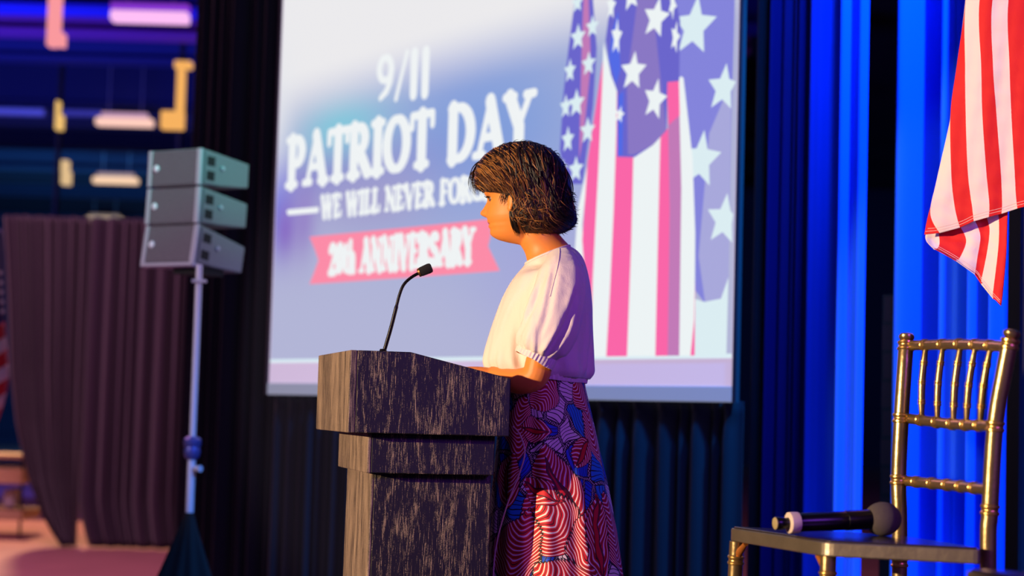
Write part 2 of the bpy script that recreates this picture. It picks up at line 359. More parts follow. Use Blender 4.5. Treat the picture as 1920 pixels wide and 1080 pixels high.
spoly(b, [(1160, 180), (1170, 170), (1168, 292), (1158, 292)], 0.0021, 4)
spoly(b, [(1148, 60), (1160, 20), (1164, 130), (1156, 160), (1142, 110)], 0.0021, 4)
sbuild(b, 'star_field_picture', None, mats=smats)
def star(b, x, y, rpx, k, sq=1.0, rot=0.0, m=0):
    u, v = SUV(x, y); r = abs(SUV(x, y-rpx)[1]-v); pts = []
    for i in range(10):
        a = math.pi/2+rot+i*math.pi/5; q = r*(1 if i % 2 == 0 else 0.46); uu = min(max(u+q*math.cos(a)*sq, 0), SW-0.005); pts.append(SP(uu, min(v+q*math.sin(a), vt), k))
    c = SP(min(u, SW-0.005), min(v, vt), k); b.add([c]+pts, [(0, i+1, (i+1) % 10+1) for i in range(10)], m)
for (x, y, r, sq, rot) in [(1188, 134, 38, 1.0, -0.12), (1229, 187, 40, 0.85, -0.25), (1231, 34, 40, 0.95, -0.25), (1157, 70, 36, 0.45, -0.1), (1184, -8, 30, 0.9, 0.1), (1147, 12, 28, 0.5, -0.1), (1262, 8, 30, 0.4, -0.5), (1267, 70, 32, 0.42, -0.3), (1163, 215, 17, 0.8, 1.0)]:
    b = MB(); star(b, x, y, r, 0.0024, sq, rot); sbuild(b, 'star', m_white)
for (x, y, r, sq) in [(1302, 50, 58, 1.05), (1357, 165, 46, 1.0), (1314, 300, 56, 1.0), (1358, 412, 50, 1.0)]:
    b = MB(); star(b, x, y, r, 0.0010, sq, -0.15); sbuild(b, 'star', m_pale)
for (x, y, r) in [(1084, 70, 26), (1111, 50, 22), (1069, 133, 24), (1104, 120, 24), (1061, 200, 24), (1081, 194, 28), (1102, 245, 26), (1065, 262, 26), (1080, 318, 26), (1083, 5, 20), (1056, 315, 18)]:
    b = MB(); star(b, x, y, r, 0.0010, 0.75 if x < 1075 else 0.9); sbuild(b, 'star', m_pale)
# --- lettering: a small serif stroke alphabet
TK, TN = 0.105, 0.055     # half widths of thick and thin strokes, in letter heights
def arc(cx, cy, rx, ry, a0, a1, n=14, t=TK, t2=None):
    return [((cx+rx*math.cos(math.radians(a0+(a1-a0)*i/n)), cy+ry*math.sin(math.radians(a0+(a1-a0)*i/n))), TN+(t-TN)*abs(math.cos(math.radians(a0+(a1-a0)*i/n)))) for i in range(n+1)]
def L(x0, y0, x1, y1, t=TK): return [((x0, y0), t), ((x1, y1), t)]
def serif(x, y, w=0.19): return L(x-w, y, x+w, y, TN)
h0, h1 = 0.05, 0.95
G = {
 'P': (0.72, [L(0.2, h0, 0.2, h1), arc(0.34, 0.70, 0.27, 0.25, 90, -90), L(0.2, h1, 0.34, h1, TN), L(0.2, 0.45, 0.34, 0.45, TN), serif(0.2, h0), serif(0.14, h1, 0.13)]),
 'A': (0.92, [L(0.14, h0, 0.46, h1, TN), L(0.46, h1, 0.78, h0), L(0.26, 0.34, 0.64, 0.34, TN), serif(0.14, h0, 0.14), serif(0.78, h0, 0.16)]),
 'T': (0.84, [L(0.42, h0, 0.42, h1), L(0.08, h1, 0.76, h1, TN), L(0.07, h1, 0.07, 0.74, TN), L(0.77, h1, 0.77, 0.74, TN), serif(0.42, h0)]),
 'R': (0.86, [L(0.2, h0, 0.2, h1), arc(0.34, 0.72, 0.27, 0.23, 90, -90), L(0.2, h1, 0.34, h1, TN), L(0.2, 0.49, 0.34, 0.49, TN), L(0.42, 0.47, 0.72, 0.08), serif(0.2, h0), serif(0.14, h1, 0.13), serif(0.78, h0, 0.08)]),
 'I': (0.46, [L(0.23, h0, 0.23, h1), serif(0.23, h0), serif(0.23, h1)]),
 'O': (0.92, [arc(0.46, 0.5, 0.35, 0.46, 0, 360, 28)]),
 'D': (0.92, [L(0.2, h0, 0.2, h1), arc(0.36, 0.5, 0.42, 0.45, 90, -90, 18), L(0.1, h1, 0.36, h1, TN), L(0.1, h0, 0.36, h0, TN)]),
 'Y': (0.86, [L(0.43, h0, 0.43, 0.45), L(0.14, h1, 0.43, 0.45), L(0.74, h1, 0.43, 0.45, TN), serif(0.43, h0), serif(0.14, h1, 0.15), serif(0.74, h1, 0.13)]),
 'W': (1.2, [L(0.12, h1, 0.36, h0), L(0.36, h0, 0.6, h1, TN), L(0.6, h1, 0.82, h0), L(0.82, h0, 1.08, h1, TN), serif(0.12, h1, 0.12), serif(1.08, h1, 0.12)]),
 'E': (0.74, [L(0.2, h0, 0.2, h1), L(0.08, h1, 0.62, h1, TN), L(0.08, h0, 0.64, h0, TN), L(0.2, 0.5, 0.5, 0.5, TN), L(0.63, h1, 0.63, 0.78, TN), L(0.66, h0, 0.66, 0.24, TN)]),
 'L': (0.70, [L(0.2, h0, 0.2, h1), L(0.08, h0, 0.6, h0, TN), L(0.62, h0, 0.62, 0.26, TN), serif(0.2, h1)]),
 'N': (0.92, [L(0.16, h0, 0.16, h1, TN), L(0.16, h1, 0.76, h0), L(0.76, h0, 0.76, h1, TN), serif(0.16, h0, 0.12), serif(0.12, h1, 0.1), serif(0.76, h1, 0.12)]),
 'V': (0.86, [L(0.12, h1, 0.43, h0), L(0.43, h0, 0.74, h1, TN), serif(0.12, h1, 0.13), serif(0.74, h1, 0.12)]),
 'F': (0.70, [L(0.2, h0, 0.2, h1), L(0.08, h1, 0.6, h1, TN), L(0.2, 0.5, 0.48, 0.5, TN), L(0.62, h1, 0.62, 0.76, TN), serif(0.2, h0)]),
 'G': (0.92, [arc(0.46, 0.5, 0.34, 0.45, 50, 330, 22), L(0.76, 0.42, 0.76, 0.12), serif(0.72, 0.42, 0.12), L(0.72, 0.9, 0.74, 0.7, TN)]),
 'S': (0.66, [arc(0.33, 0.72, 0.2, 0.22, 30, 250, 14), arc(0.33, 0.27, 0.22, 0.22, 70, -150, 14), L(0.24, 0.53, 0.42, 0.46)]),
 '9': (0.62, [arc(0.3, 0.68, 0.2, 0.26, 0, 360, 24, 0.08), [((0.5, 0.68), 0.09), ((0.47, 0.4), 0.08), ((0.36, 0.18), 0.07), ((0.16, 0.03), 0.05)]]),
 '/': (0.44, [L(0.06, -0.02, 0.38, 1.0, 0.05)]),
 '1': (0.36, [L(0.18, 0.05, 0.18, 0.95, 0.105)]),
 '2': (0.62, [arc(0.3, 0.70, 0.19, 0.24, 170, -30, 14, 0.09), L(0.47, 0.58, 0.12, 0.06, 0.07), L(0.1, 0.07, 0.54, 0.07, 0.09)]),
 '0': (0.66, [arc(0.33, 0.5, 0.22, 0.43, 0, 360, 24, 0.1)]),
 't': (0.44, [L(0.2, 0.12, 0.2, 0.85, 0.08), L(0.06, 0.62, 0.38, 0.62, TN), L(0.2, 0.08, 0.36, 0.08, TN)]),
 'h': (0.60, [L(0.15, 0.05, 0.15, 0.97, 0.08), arc(0.31, 0.42, 0.15, 0.2, 180, 0, 10, 0.08), L(0.46, 0.05, 0.46, 0.42, 0.08), serif(0.15, h0, 0.11), serif(0.46, h0, 0.1)]),
 ' ': (0.42, []),
}
def lettering(text, x0, yb0, x1, yb1, yt0, k, m, name, fat=1.0, track=0.0):
    """text between pixel (x0, yb0) and (x1, yb1) on the baseline; cap height from yt0 above x0"""
    u0, v0 = SUV(x0, yb0); u1, v1 = SUV(x1, yb1); H = SUV(x0, yt0)[1]-v0
    tot = sum(G[c][0] for c in text)+track*(len(text)-1); s = (u1-u0)/tot; sv = (v1-v0)/(u1-u0); b = MB(); cx = 0.0
    for c in text:
        wd, strokes = G[c]
        for st in strokes:
            pts = [(u0+(cx+p[0])*s, v0+sv*(cx+p[0])*s+p[1]*H, t*H*fat) for p, t in st]
            for (ax, ay, ta), (bx, by, tb) in zip(pts, pts[1:]):
                dx, dy = bx-ax, by-ay; ln = math.hypot(dx, dy) or 1e-6; nx, ny = -dy/ln, dx/ln
                b.add([SP(ax+nx*ta, ay+ny*ta, k), SP(ax-nx*ta, ay-ny*ta, k), SP(bx-nx*tb, by-ny*tb, k), SP(bx+nx*tb, by+ny*tb, k)], [(0, 1, 2, 3)])
            for (ax, ay, ta) in pts:
                b.add([SP(ax+ta*math.cos(q*math.pi/5), ay+ta*math.sin(q*math.pi/5), k) for q in range(10)], [tuple(range(10))])
        cx += wd+track
    return sbuild(b, name, m)
m_let = emis('slide_lettering', (0.94, 0.955, 0.96), 1.0)
lettering('9/11', 705, 188, 808, 178, 106, 0.0030, m_let, 'date_lettering', 1.35)
lettering('PATRIOT DAY', 538, 353, 1000, 281, 260, 0.0030, m_let, 'title_lettering', 1.4)
lettering('WE WILL NEVER FORGET', 602, 410, 948, 370, 368, 0.0030, m_let, 'motto_lettering', 1.5)
b = MB()
spoly(b, [(538, 396), (541, 393), (597, 388), (599, 391), (597, 399), (541, 404)], 0.0030, 0); sbuild(b, 'motto_dash', m_let)
b = MB()
spoly(b, [(581, 444), (760, 427), (918, 411), (921, 440), (916, 462), (938, 508), (760, 521), (581, 533), (590, 510), (598, 488), (592, 470)], 0.0026, 0); sbuild(b, 'ribbon_banner', m_rose)
lettering('20th ANNIVERSARY', 617, 516, 889, 494, 456, 0.0032, m_let, 'anniversary_lettering', 1.4)
# ================================================================ lectern
def wood_mat(name, dark, light, scale=1.0, seed=0.0, lo=0.785, hi=0.95, fine=520):
    m = bpy.data.materials.new(name); m.use_nodes = True; nt = m.node_tree; b = nt.nodes['Principled BSDF']
    tc = nt.nodes.new('ShaderNodeTexCoord'); mp = nt.nodes.new('ShaderNodeMapping'); nt.links.new(tc.outputs['Object'], mp.inputs[0]); mp.inputs['Location'].default_value = (seed, seed*2, seed)
    mp.inputs['Scale'].default_value = (1, 1, 0.13)
    # big cathedral figure
    n1 = nt.nodes.new('ShaderNodeTexNoise'); n1.inputs['Scale'].default_value = 5.5*scale; n1.inputs['Detail'].default_value = 1.5; nt.links.new(mp.outputs[0], n1.inputs['Vector'])
    mm = nt.nodes.new('ShaderNodeMath'); mm.operation = 'MULTIPLY'; mm.inputs[1].default_value = 85; nt.links.new(n1.outputs['Fac'], mm.inputs[0])
    sn = nt.nodes.new('ShaderNodeMath'); sn.operation = 'SINE'; nt.links.new(mm.outputs[0], sn.inputs[0])
    # fine pores
    mp2 = nt.nodes.new('ShaderNodeMapping'); mp2.inputs['Scale'].default_value = (1, 1, 0.06); mp2.inputs['Location'].default_value = (seed, 0, 0); nt.links.new(tc.outputs['Object'], mp2.inputs[0])
    n2 = nt.nodes.new('ShaderNodeTexNoise'); n2.inputs['Scale'].default_value = fine; n2.inputs['Detail'].default_value = 3; nt.links.new(mp2.outputs[0], n2.inputs['Vector'])
    n3 = nt.nodes.new('ShaderNodeTexNoise'); n3.inputs['Scale'].default_value = 420; n3.inputs['Detail'].default_value = 2; nt.links.new(tc.outputs['Object'], n3.inputs['Vector'])
    a = nt.nodes.new('ShaderNodeMath'); a.operation = 'MULTIPLY_ADD'; a.inputs[1].default_value = 0.075; nt.links.new(sn.outputs[0], a.inputs[0]); nt.links.new(n2.outputs['Fac'], a.inputs[2])
    a2 = nt.nodes.new('ShaderNodeMath'); a2.operation = 'MULTIPLY_ADD'; a2.inputs[1].default_value = 0.45; nt.links.new(n3.outputs['Fac'], a2.inputs[0]); nt.links.new(a.outputs[0], a2.inputs[2])
    mr = nt.nodes.new('ShaderNodeMapRange'); mr.inputs[1].default_value = lo; mr.inputs[2].default_value = hi; nt.links.new(a2.outputs[0], mr.inputs[0])
    mx = nt.nodes.new('ShaderNodeMix'); mx.data_type = 'RGBA'; mx.inputs[6].default_value = lin(dark); mx.inputs[7].default_value = lin(light); nt.links.new(mr.outputs[0], mx.inputs[0])
    nt.links.new(mx.outputs[2], b.inputs['Base Color']); b.inputs['Roughness'].default_value = 0.55
    bp = nt.nodes.new('ShaderNodeBump'); bp.inputs['Strength'].default_value = 0.5; bp.inputs['Distance'].default_value = 0.001; nt.links.new(mr.outputs[0], bp.inputs['Height']); nt.links.new(bp.outputs[0], b.inputs['Normal'])
    return m
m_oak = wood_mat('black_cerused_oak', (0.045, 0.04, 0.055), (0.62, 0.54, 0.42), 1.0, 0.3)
m_oakf = wood_mat('black_cerused_oak_lit_front', (0.16, 0.13, 0.12), (0.62, 0.53, 0.45), 0.5, 2.3, 0.50, 0.95, 260)  # paler copy of the oak; light on the front faces put into colour
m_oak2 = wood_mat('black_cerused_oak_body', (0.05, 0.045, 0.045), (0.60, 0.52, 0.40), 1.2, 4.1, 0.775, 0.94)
LC = P(657, 656, 4.6); LZ = LC.z; LC.z = 0
def zat(x, y, Y): return P(x, y, Y).z
LM = Matrix((( -FD.x, WD.x, 0, LC.x), (-FD.y, WD.y, 0, LC.y), (0, 0, 1, 0), (0, 0, 0, 1)))   # local s (towards speaker), w (far), z
def LV(s, w_, z): return LM @ Vector((s, w_, z))
def s_at(px, py, w_=0.0):
    o = LV(0, w_, 0); n = WD; p = PL(px, py, o, n); return (p-o).dot(-FD), p.z
LW = 0.575
s1, z1 = s_at(770, 660); s2, z2 = s_at(958, 710); s2b, zb = s_at(955, 822); zb0 = s_at(651, 808)[1]
zb = 0.5*(zb+zb0)
lect = empty('lectern', LC + Vector((0, 0, STAGE)), 'dark wood grained lectern with stepped body and slanted top', 'lectern')
LI = Matrix.Translation(-(LC + Vector((0, 0, STAGE))))
def lb(b, name, m=m_oak, parent=lect, bevel=0.0025, **k):
    o = b.build(name, m, parent, bevel=bevel, **k); o.data.transform(LI); return o
def lbox(s0, s1_, w0, w1, z0, z1_):
    b = MB(); b.prism([LV(s0, w0, z0), LV(s1_, w0, z0), LV(s1_, w0, z1_), LV(s0, w0, z1_)], (0, 0, 0), WD*(w1-w0)); return b
side = [(0.018, zb), (s2, zb), (s2, z2), (s1, z1), (0.018, LZ)]
for w0 in (0.0, LW-0.02):
    b = MB(); b.prism([LV(s, w0, z) for s, z in side], (0, 0, 0), WD*0.02); lb(b, 'top_side_panel')
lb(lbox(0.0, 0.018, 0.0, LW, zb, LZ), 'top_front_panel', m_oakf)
dz = 0.035
b = MB(); b.prism([LV(s, 0.02, z) for s, z in [(0.018, LZ-0.006), (s1, z1-0.006), (s1, z1-0.024), (0.018, LZ-0.024)]], (0, 0, 0), WD*(LW-0.04)); lb(b, 'top_ledge')
b = MB(); b.prism([LV(s, 0.02, z) for s, z in [(s1, z1-dz), (s2-0.004, z2-dz), (s2-0.004, z2-dz-0.018), (s1, z1-dz-0.018)]], (0, 0, 0), WD*(LW-0.04)); lb(b, 'reading_surface')
b = MB(); b.prism([LV(s, 0.02, z) for s, z in [(s2-0.02, z2-0.004), (s2, z2-0.008), (s2, zb), (s2-0.02, zb)]], (0, 0, 0), WD*(LW-0.04)); lb(b, 'rear_panel')
lb(lbox(0.018, s2-0.02, 0.02, LW-0.02, zb, zb+0.012), 'bottom_panel')
zc1 = s_at(686, 887, 0.045)[1]; sa = s_at(690, 812, 0.045)[0]; sb_ = s_at(928, 830, 0.045)[0]
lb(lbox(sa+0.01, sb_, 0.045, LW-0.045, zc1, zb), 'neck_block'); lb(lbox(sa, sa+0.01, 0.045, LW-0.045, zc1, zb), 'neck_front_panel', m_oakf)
sa2 = s_at(702, 889, 0.09)[0]; sb2 = s_at(921, 895, 0.09)[0]; sa3 = s_at(694, 1080, 0.09)[0]
b = MB(); zk = s_at(694, 1080, 0.09)[1]; tl = (sa3-sa2)/(zc1-zk)*(zc1-STAGE-0.06)
b.prism([LV(sa2, 0.09, zc1), LV(sb2, 0.09, zc1), LV(sb2-tl*0.3, 0.09, STAGE+0.06), LV(sa2+tl, 0.09, STAGE+0.06)], (0, 0, 0), WD*(LW-0.18)); lb(b, 'body', m_oak2)
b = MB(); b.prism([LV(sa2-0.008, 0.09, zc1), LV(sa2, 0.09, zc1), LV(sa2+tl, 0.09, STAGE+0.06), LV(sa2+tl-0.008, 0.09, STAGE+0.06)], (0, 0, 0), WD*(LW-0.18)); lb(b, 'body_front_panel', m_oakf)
lb(lbox(0.0, sb2, 0.03, LW-0.03, STAGE, STAGE+0.06), 'base')
# gooseneck microphone
m_mic = mat('black_microphone_metal', (0.06, 0.05, 0.06), 0.35, 0.6)
m_foam = mat('black_foam', (0.07, 0.06, 0.06), 0.95, bump=0.8, bscale=900)
MY = 4.6+0.29
mp = [P(x, y, MY) for x, y in [(718, 668), (724, 646), (733, 615), (742, 580), (749, 553), (757, 534), (770, 521), (787, 511)]]
mbase = P(719, 664, MY); mbase.z = s_at(719, 664, 0.29)[1]
micr = empty('gooseneck_microphone', mp[0], 'thin black gooseneck microphone rising from the lectern top', 'microphone')
MI = Matrix.Translation(-mp[0])
mp[0].z = LZ-0.002; c = cr(mp, 8); b = MB(); b.tube(c, [0.0052 if i < 26 else 0.0042 for i in range(len(c))], 10); o = b.build('gooseneck', m_mic, micr, True); o.data.transform(MI)
b = MB(); d = (P(811, 501, MY)-P(787, 511, MY)).normalized(); p0 = P(786, 511, MY)
b.tube([p0-d*0.004, p0, p0+d*0.006, p0+d*0.028, p0+d*0.034, p0+d*0.036], [0.006, 0.0105, 0.0125, 0.0135, 0.012, 0.008], 20); o = b.build('capsule', m_foam, micr, True); o.data.transform(MI)
b = MB(); b.tube([p0-d*0.003, p0+d*0.002], [0.0112, 0.0125], 20); o = b.build('collar', mat('brass_ring', (0.7, 0.5, 0.3), 0.3, 0.9), micr, True); o.data.transform(MI)
b = MB(); zt = LZ-0.006; b.lathe([(0.028, 0), (0.028, 0.006), (0.012, 0.01), (0.008, 0.02)], 24, Matrix.Translation((mp[0].x, mp[0].y, zt)));  o = b.build('mount', m_mic, micr, True); o.data.transform(MI)
# ================================================================ gold bar stools
m_gold = mat('worn_gold_paint', (0.62, 0.53, 0.36), 0.30, 0.85, noise=0.25, nscale=30, bump=0.25, bscale=120)
m_gold_ring = mat('bright_gold_rings', (0.85, 0.68, 0.38), 0.28, 0.9)
m_seat = mat('dark_lacquered_seat', (0.16, 0.13, 0.13), 0.22, 0.0, noise=0.3, nscale=12, spec=0.7)
m_seatedge = mat('worn_silver_gold_edge', (0.62, 0.57, 0.48), 0.36, 0.85, noise=0.3, nscale=14, bump=0.3, bscale=60)
A, B_, C_, D_ = Vector((0.505, 4.25, 0)), Vector((0.650, 3.83, 0)), Vector((0.950, 3.728, 0)), Vector((0.858, 4.107, 0))
SZ = 1.288
ctr = (A+B_+C_+D_)/4
st = empty('bar_stool', Vector((ctr.x, ctr.y, STAGE)), 'gold bamboo-style bar stool with a microphone lying on its seat', 'stool', 'gold bar stools on the stage')
TI = Matrix.Translation(-Vector((ctr.x, ctr.y, STAGE)))
def tb(b, name, m, parent=st, **k):
    o = b.build(name, m, parent, **k); o.data.transform(TI); return o
def inset(p, k): return p + (ctr-p).normalized()*k
def rounded(poly, r, n=4):
    out = []
    for i, p in enumerate(poly):
        a = (poly[i-1]-p).normalized(); c = (poly[(i+1) % len(poly)]-p).normalized()
        for k in range(n+1):
            t = k/n; out.append(p + a*r*(1-t)**2 + c*r*t**2)
    return out
ro = rounded([A, B_, C_, D_], 0.02)
b = MB(); b.prism(ro, (0, 0, SZ-0.030), (0, 0, SZ-0.001)); tb(b, 'seat_frame', m_seatedge, bevel=0.003)
b = MB(); b.prism([inset(p, 0.008) for p in ro], (0, 0, SZ-0.002), (0, 0, SZ+0.003)); tb(b, 'seat', m_seat, bevel=0.002)
def bamboo(path, r, rings, taper=0.0, seg=18):
    """straight member with little double rings; returns (body, rings) builders"""
    c = cr(path, 10); n = len(c); bb = MB(); bb.tube(c, [r*(1-taper*abs(2*i/(n-1)-1)**3) for i in range(n)], seg)
    rb = []
    for t in rings:
        k = t*(n-1); i = min(int(k), n-2); p = c[i].lerp(c[i+1], k-i); d = (c[i+1]-c[i]).normalized()
        q = MB(); q.tube([p+d*(r*z) for z in (-0.66, -0.52, -0.32, -0.18, 0.0, 0.18, 0.32, 0.52, 0.66)], [r*z for z in (1.0, 1.16, 1.16, 1.03, 1.01, 1.03, 1.16, 1.16, 1.0)], seg); rb.append(q)
    return bb, rb
def member(name, path, r, rings, taper=0.0):
    bb, rb = bamboo(path, r, rings, taper); o = tb(bb, name, m_gold, smooth=True); rr = [tb(q, 'ring', m_gold_ring, parent=o, smooth=True) for q in rb]; return o
# front legs
for p, k in ((A, 0.026), (B_, 0.026)):
    q = inset(p, k); q0 = Vector((q.x, q.y, SZ-0.03)); out = (q-ctr).normalized()
    member('leg', [q0, q0+Vector((0, 0, -0.25))+out*0.01, Vector((q.x, q.y, STAGE))+out*0.03], 0.0165, [0.09, 0.4, 0.7])
# back posts run from floor to the finial
pts = {'R': [P(1853, 1035, 3.80), P(1856, 960, 3.80), P(1866, 798, 3.80), P(1884, 690, 3.79), P(1894, 640, 3.785)],
       'L': [P(1687, 1002, 4.16), P(1685, 903, 4.165), P(1690, 783, 4.17), P(1696, 690, 4.18), P(1699, 645, 4.19)]}
posts = {}
for s, pp_ in pts.items():
    f = pp_[0]; out = (Vector((f.x, f.y, 0))-ctr).normalized()
    base = Vector((f.x, f.y, STAGE))+out*0.03
    path = [base, base.lerp(f, 0.5)-out*0.008]+pp_
    o = member('leg' if False else 'back_post', path, 0.0170, [0.16, 0.30, 0.505, 0.665, 0.985])
    top = pp_[-1]; d = (pp_[-1]-pp_[-2]).normalized()
    M = Matrix.Translation(top) @ d.to_track_quat('Z', 'Y').to_matrix().to_4x4()
    fb = MB(); fb.lathe([(0.016, -0.004), (0.012, 0.002), (0.010, 0.006), (0.0145, 0.009), (0.0175, 0.014), (0.0175, 0.019), (0.014, 0.023), (0.006, 0.025)], 20, M)
    tb(fb, 'finial', m_gold, parent=o, smooth=True); posts[s] = pp_
def rail(xl, yl, xr, yr, dl=4.18, dr=3.80, r=0.0118, n=5, bow=0.012, name='back_rail'):
    a, c = P(xl, yl, dl), P(xr, yr, dr); m = (a+c)/2 + Vector((0.012, 0.004, 0)) + Vector((0, 0, bow))
    ring = [(i+1)/(n+1) for i in range(n)]
    member(name, [a, m, c], r, ring); return a, m, c
top = rail(1703, 648, 1886, 650, 4.19, 3.785, bow=0.004)
mid = rail(1698, 784, 1862, 799, bow=-0.004)
rail(1690, 901, 1852, 918, bow=0.0)
def on(arcp, t):
    a, m, c = arcp; return a*(1-t)*(1-t)*1.0 + m*2*t*(1-t) + c*t*t if False else (a.lerp(m, t*2) if t < 0.5 else m.lerp(c, t*2-1))
for i in range(5):
    t = (i+1)/6; a = on(top, t+0.01); c = on(mid, t+0.01)
    member('spindle', [a, a.lerp(c, 0.5)-Vector((0.004, 0, 0)), c], 0.0078, [0.24, 0.5, 0.76], 0.42)
# side and front stretchers, foot rest
cr_ = [inset(A, 0.02), inset(B_, 0.02), Vector((pts['R'][0].x, pts['R'][0].y, 0)), Vector((pts['L'][0].x, pts['L'][0].y, 0))]
for i, zs in enumerate((0.80, 0.86, 0.80, 0.86)):
    a, c = cr_[i], cr_[(i+1) % 4]; k = 0.018
    a = a+(a-ctr).normalized()*k; c = c+(c-ctr).normalized()*k
    member('stretcher', [Vector((a.x, a.y, zs)), Vector(((a.x+c.x)/2, (a.y+c.y)/2, zs)), Vector((c.x, c.y, zs))], 0.010, [0.25, 0.5, 0.75])
# front corner gussets under the seat
for p, nb in ((A, B_), (B_, A)):
    q = inset(p, 0.026); d = (nb-p).normalized(); b = MB()
    b.tube([Vector((q.x, q.y, SZ-0.085)), Vector((q.x, q.y, SZ-0.055))+d*0.012, Vector((q.x, q.y, SZ-0.032))+d*0.045], [0.007, 0.009, 0.006], 10); tb(b, 'gusset', mat('orange_gold', (0.75, 0.45, 0.2), 0.4, 0.6), smooth=True)
s2_ = copy_tree(st)
s2_['label'] = 'gold bar stool at the bottom right corner, only its seat corner showing'
s2_.location = Vector((ctr.x, ctr.y, STAGE)) + Vector((0.777-A.x, 3.19-A.y, 0.0))
s2_.rotation_euler = (0, 0, 0)
# ---------------------------------------------------------------- hand microphone lying on the seat
m_hm = mat('black_satin_handle', (0.035, 0.03, 0.05), 0.28, 0.3)
m_rng = mat('cream_plastic_ring', (0.82, 0.74, 0.66), 0.5)
m_ball = mat('grey_foam_ball', (0.30, 0.27, 0.24), 0.95, noise=0.25, nscale=300, bump=0.8, bscale=700)
ta = P(1463, 981, 3.955); bc = P(1655, 976, 4.03); rb_ = 0.0365
bc.z = SZ+0.003+rb_; ta.z = max(ta.z, SZ+0.012)
hd = (bc-ta).normalized(); Lm = (bc-ta).length
hm = empty('hand_microphone', ta, 'black handheld microphone with grey foam ball lying on the stool seat', 'microphone')
HM = hd.to_track_quat('Z', 'Y').to_matrix().to_4x4()
def hb(b, name, m): return b.build(name, m, hm, True)
b = MB(); b.lathe([(0.0165, 0.03), (0.0195, 0.036), (0.0205, Lm*0.55), (0.0205, Lm*0.62), (0.0200, Lm*0.625), (0.0200, Lm*0.63), (0.0212, Lm*0.635), (0.0215, Lm-0.03), (0.0180, Lm-0.02)], 28, HM); hb(b, 'handle', m_hm)
b = MB(); b.lathe([(0.012, -0.012), (0.0135, -0.010), (0.0135, 0.004), (0.011, 0.012), (0.012, 0.02), (0.0165, 0.032)], 24, HM); hb(b, 'tail', m_hm)
b = MB(); b.lathe([(0.010, -0.014), (0.0128, -0.0125), (0.0128, -0.011)], 24, HM); hb(b, 'tail_cap', mat('khaki_cap', (0.62, 0.55, 0.38), 0.5))
b = MB(); b.lathe([(0.0185, 0.018), (0.0222, 0.020), (0.0228, 0.030), (0.0222, 0.040), (0.0195, 0.042)], 28, HM); hb(b, 'identification_ring', m_rng)
b = MB(); b.lathe([(0.019, Lm-0.034)]+[(rb_*math.sin(a)*1.0, Lm-rb_*1.12*math.cos(a)) for a in np.linspace(0.62, math.pi-0.05, 18)], 32, HM); hb(b, 'foam_ball', m_ball)
# ================================================================ line array speaker on a stand
m_cab = mat('grey_cabinet', (0.45, 0.45, 0.47), 0.55, noise=0.08, nscale=60)
m_grille = mat('perforated_grille', (0.42, 0.39, 0.42), 0.6, noise=0.35, nscale=160, bump=0.5, bscale=500)
m_trim = mat('pale_edge_trim', (0.72, 0.70, 0.74), 0.4)
m_dark = mat('dark_recess', (0.03, 0.04, 0.05), 0.8)
SY = 8.8
ang = math.radians(32)
fx = Vector((math.cos(ang), -math.sin(ang), 0))        # along the front, to its right / near end
fn = Vector((-math.sin(ang), -math.cos(ang), 0))       # front normal
near = P(377, 348, SY)                                 # near top corner line of the array
Wc, Hc, Dc = 0.33, 0.178, 0.345
stand_xy = P(372, 540, SY)
arr = empty('line_array_speaker', Vector((stand_xy.x, stand_xy.y, 0)), 'grey three-box line array speaker on a slim pole', 'speaker')
AI = Matrix.Translation(-Vector((stand_xy.x, stand_xy.y, 0)))
def ab(b, name, m, parent=arr, **k):
    o = b.build(name, m, parent, **k); o.data.transform(AI); return o
tops = [P(377, 277, SY).z, P(377, 349, SY).z, P(379, 420, SY).z]
pit = [math.radians(-1), math.radians(-3.0), math.radians(-8.5)]
back_in = [0, 0, 0]
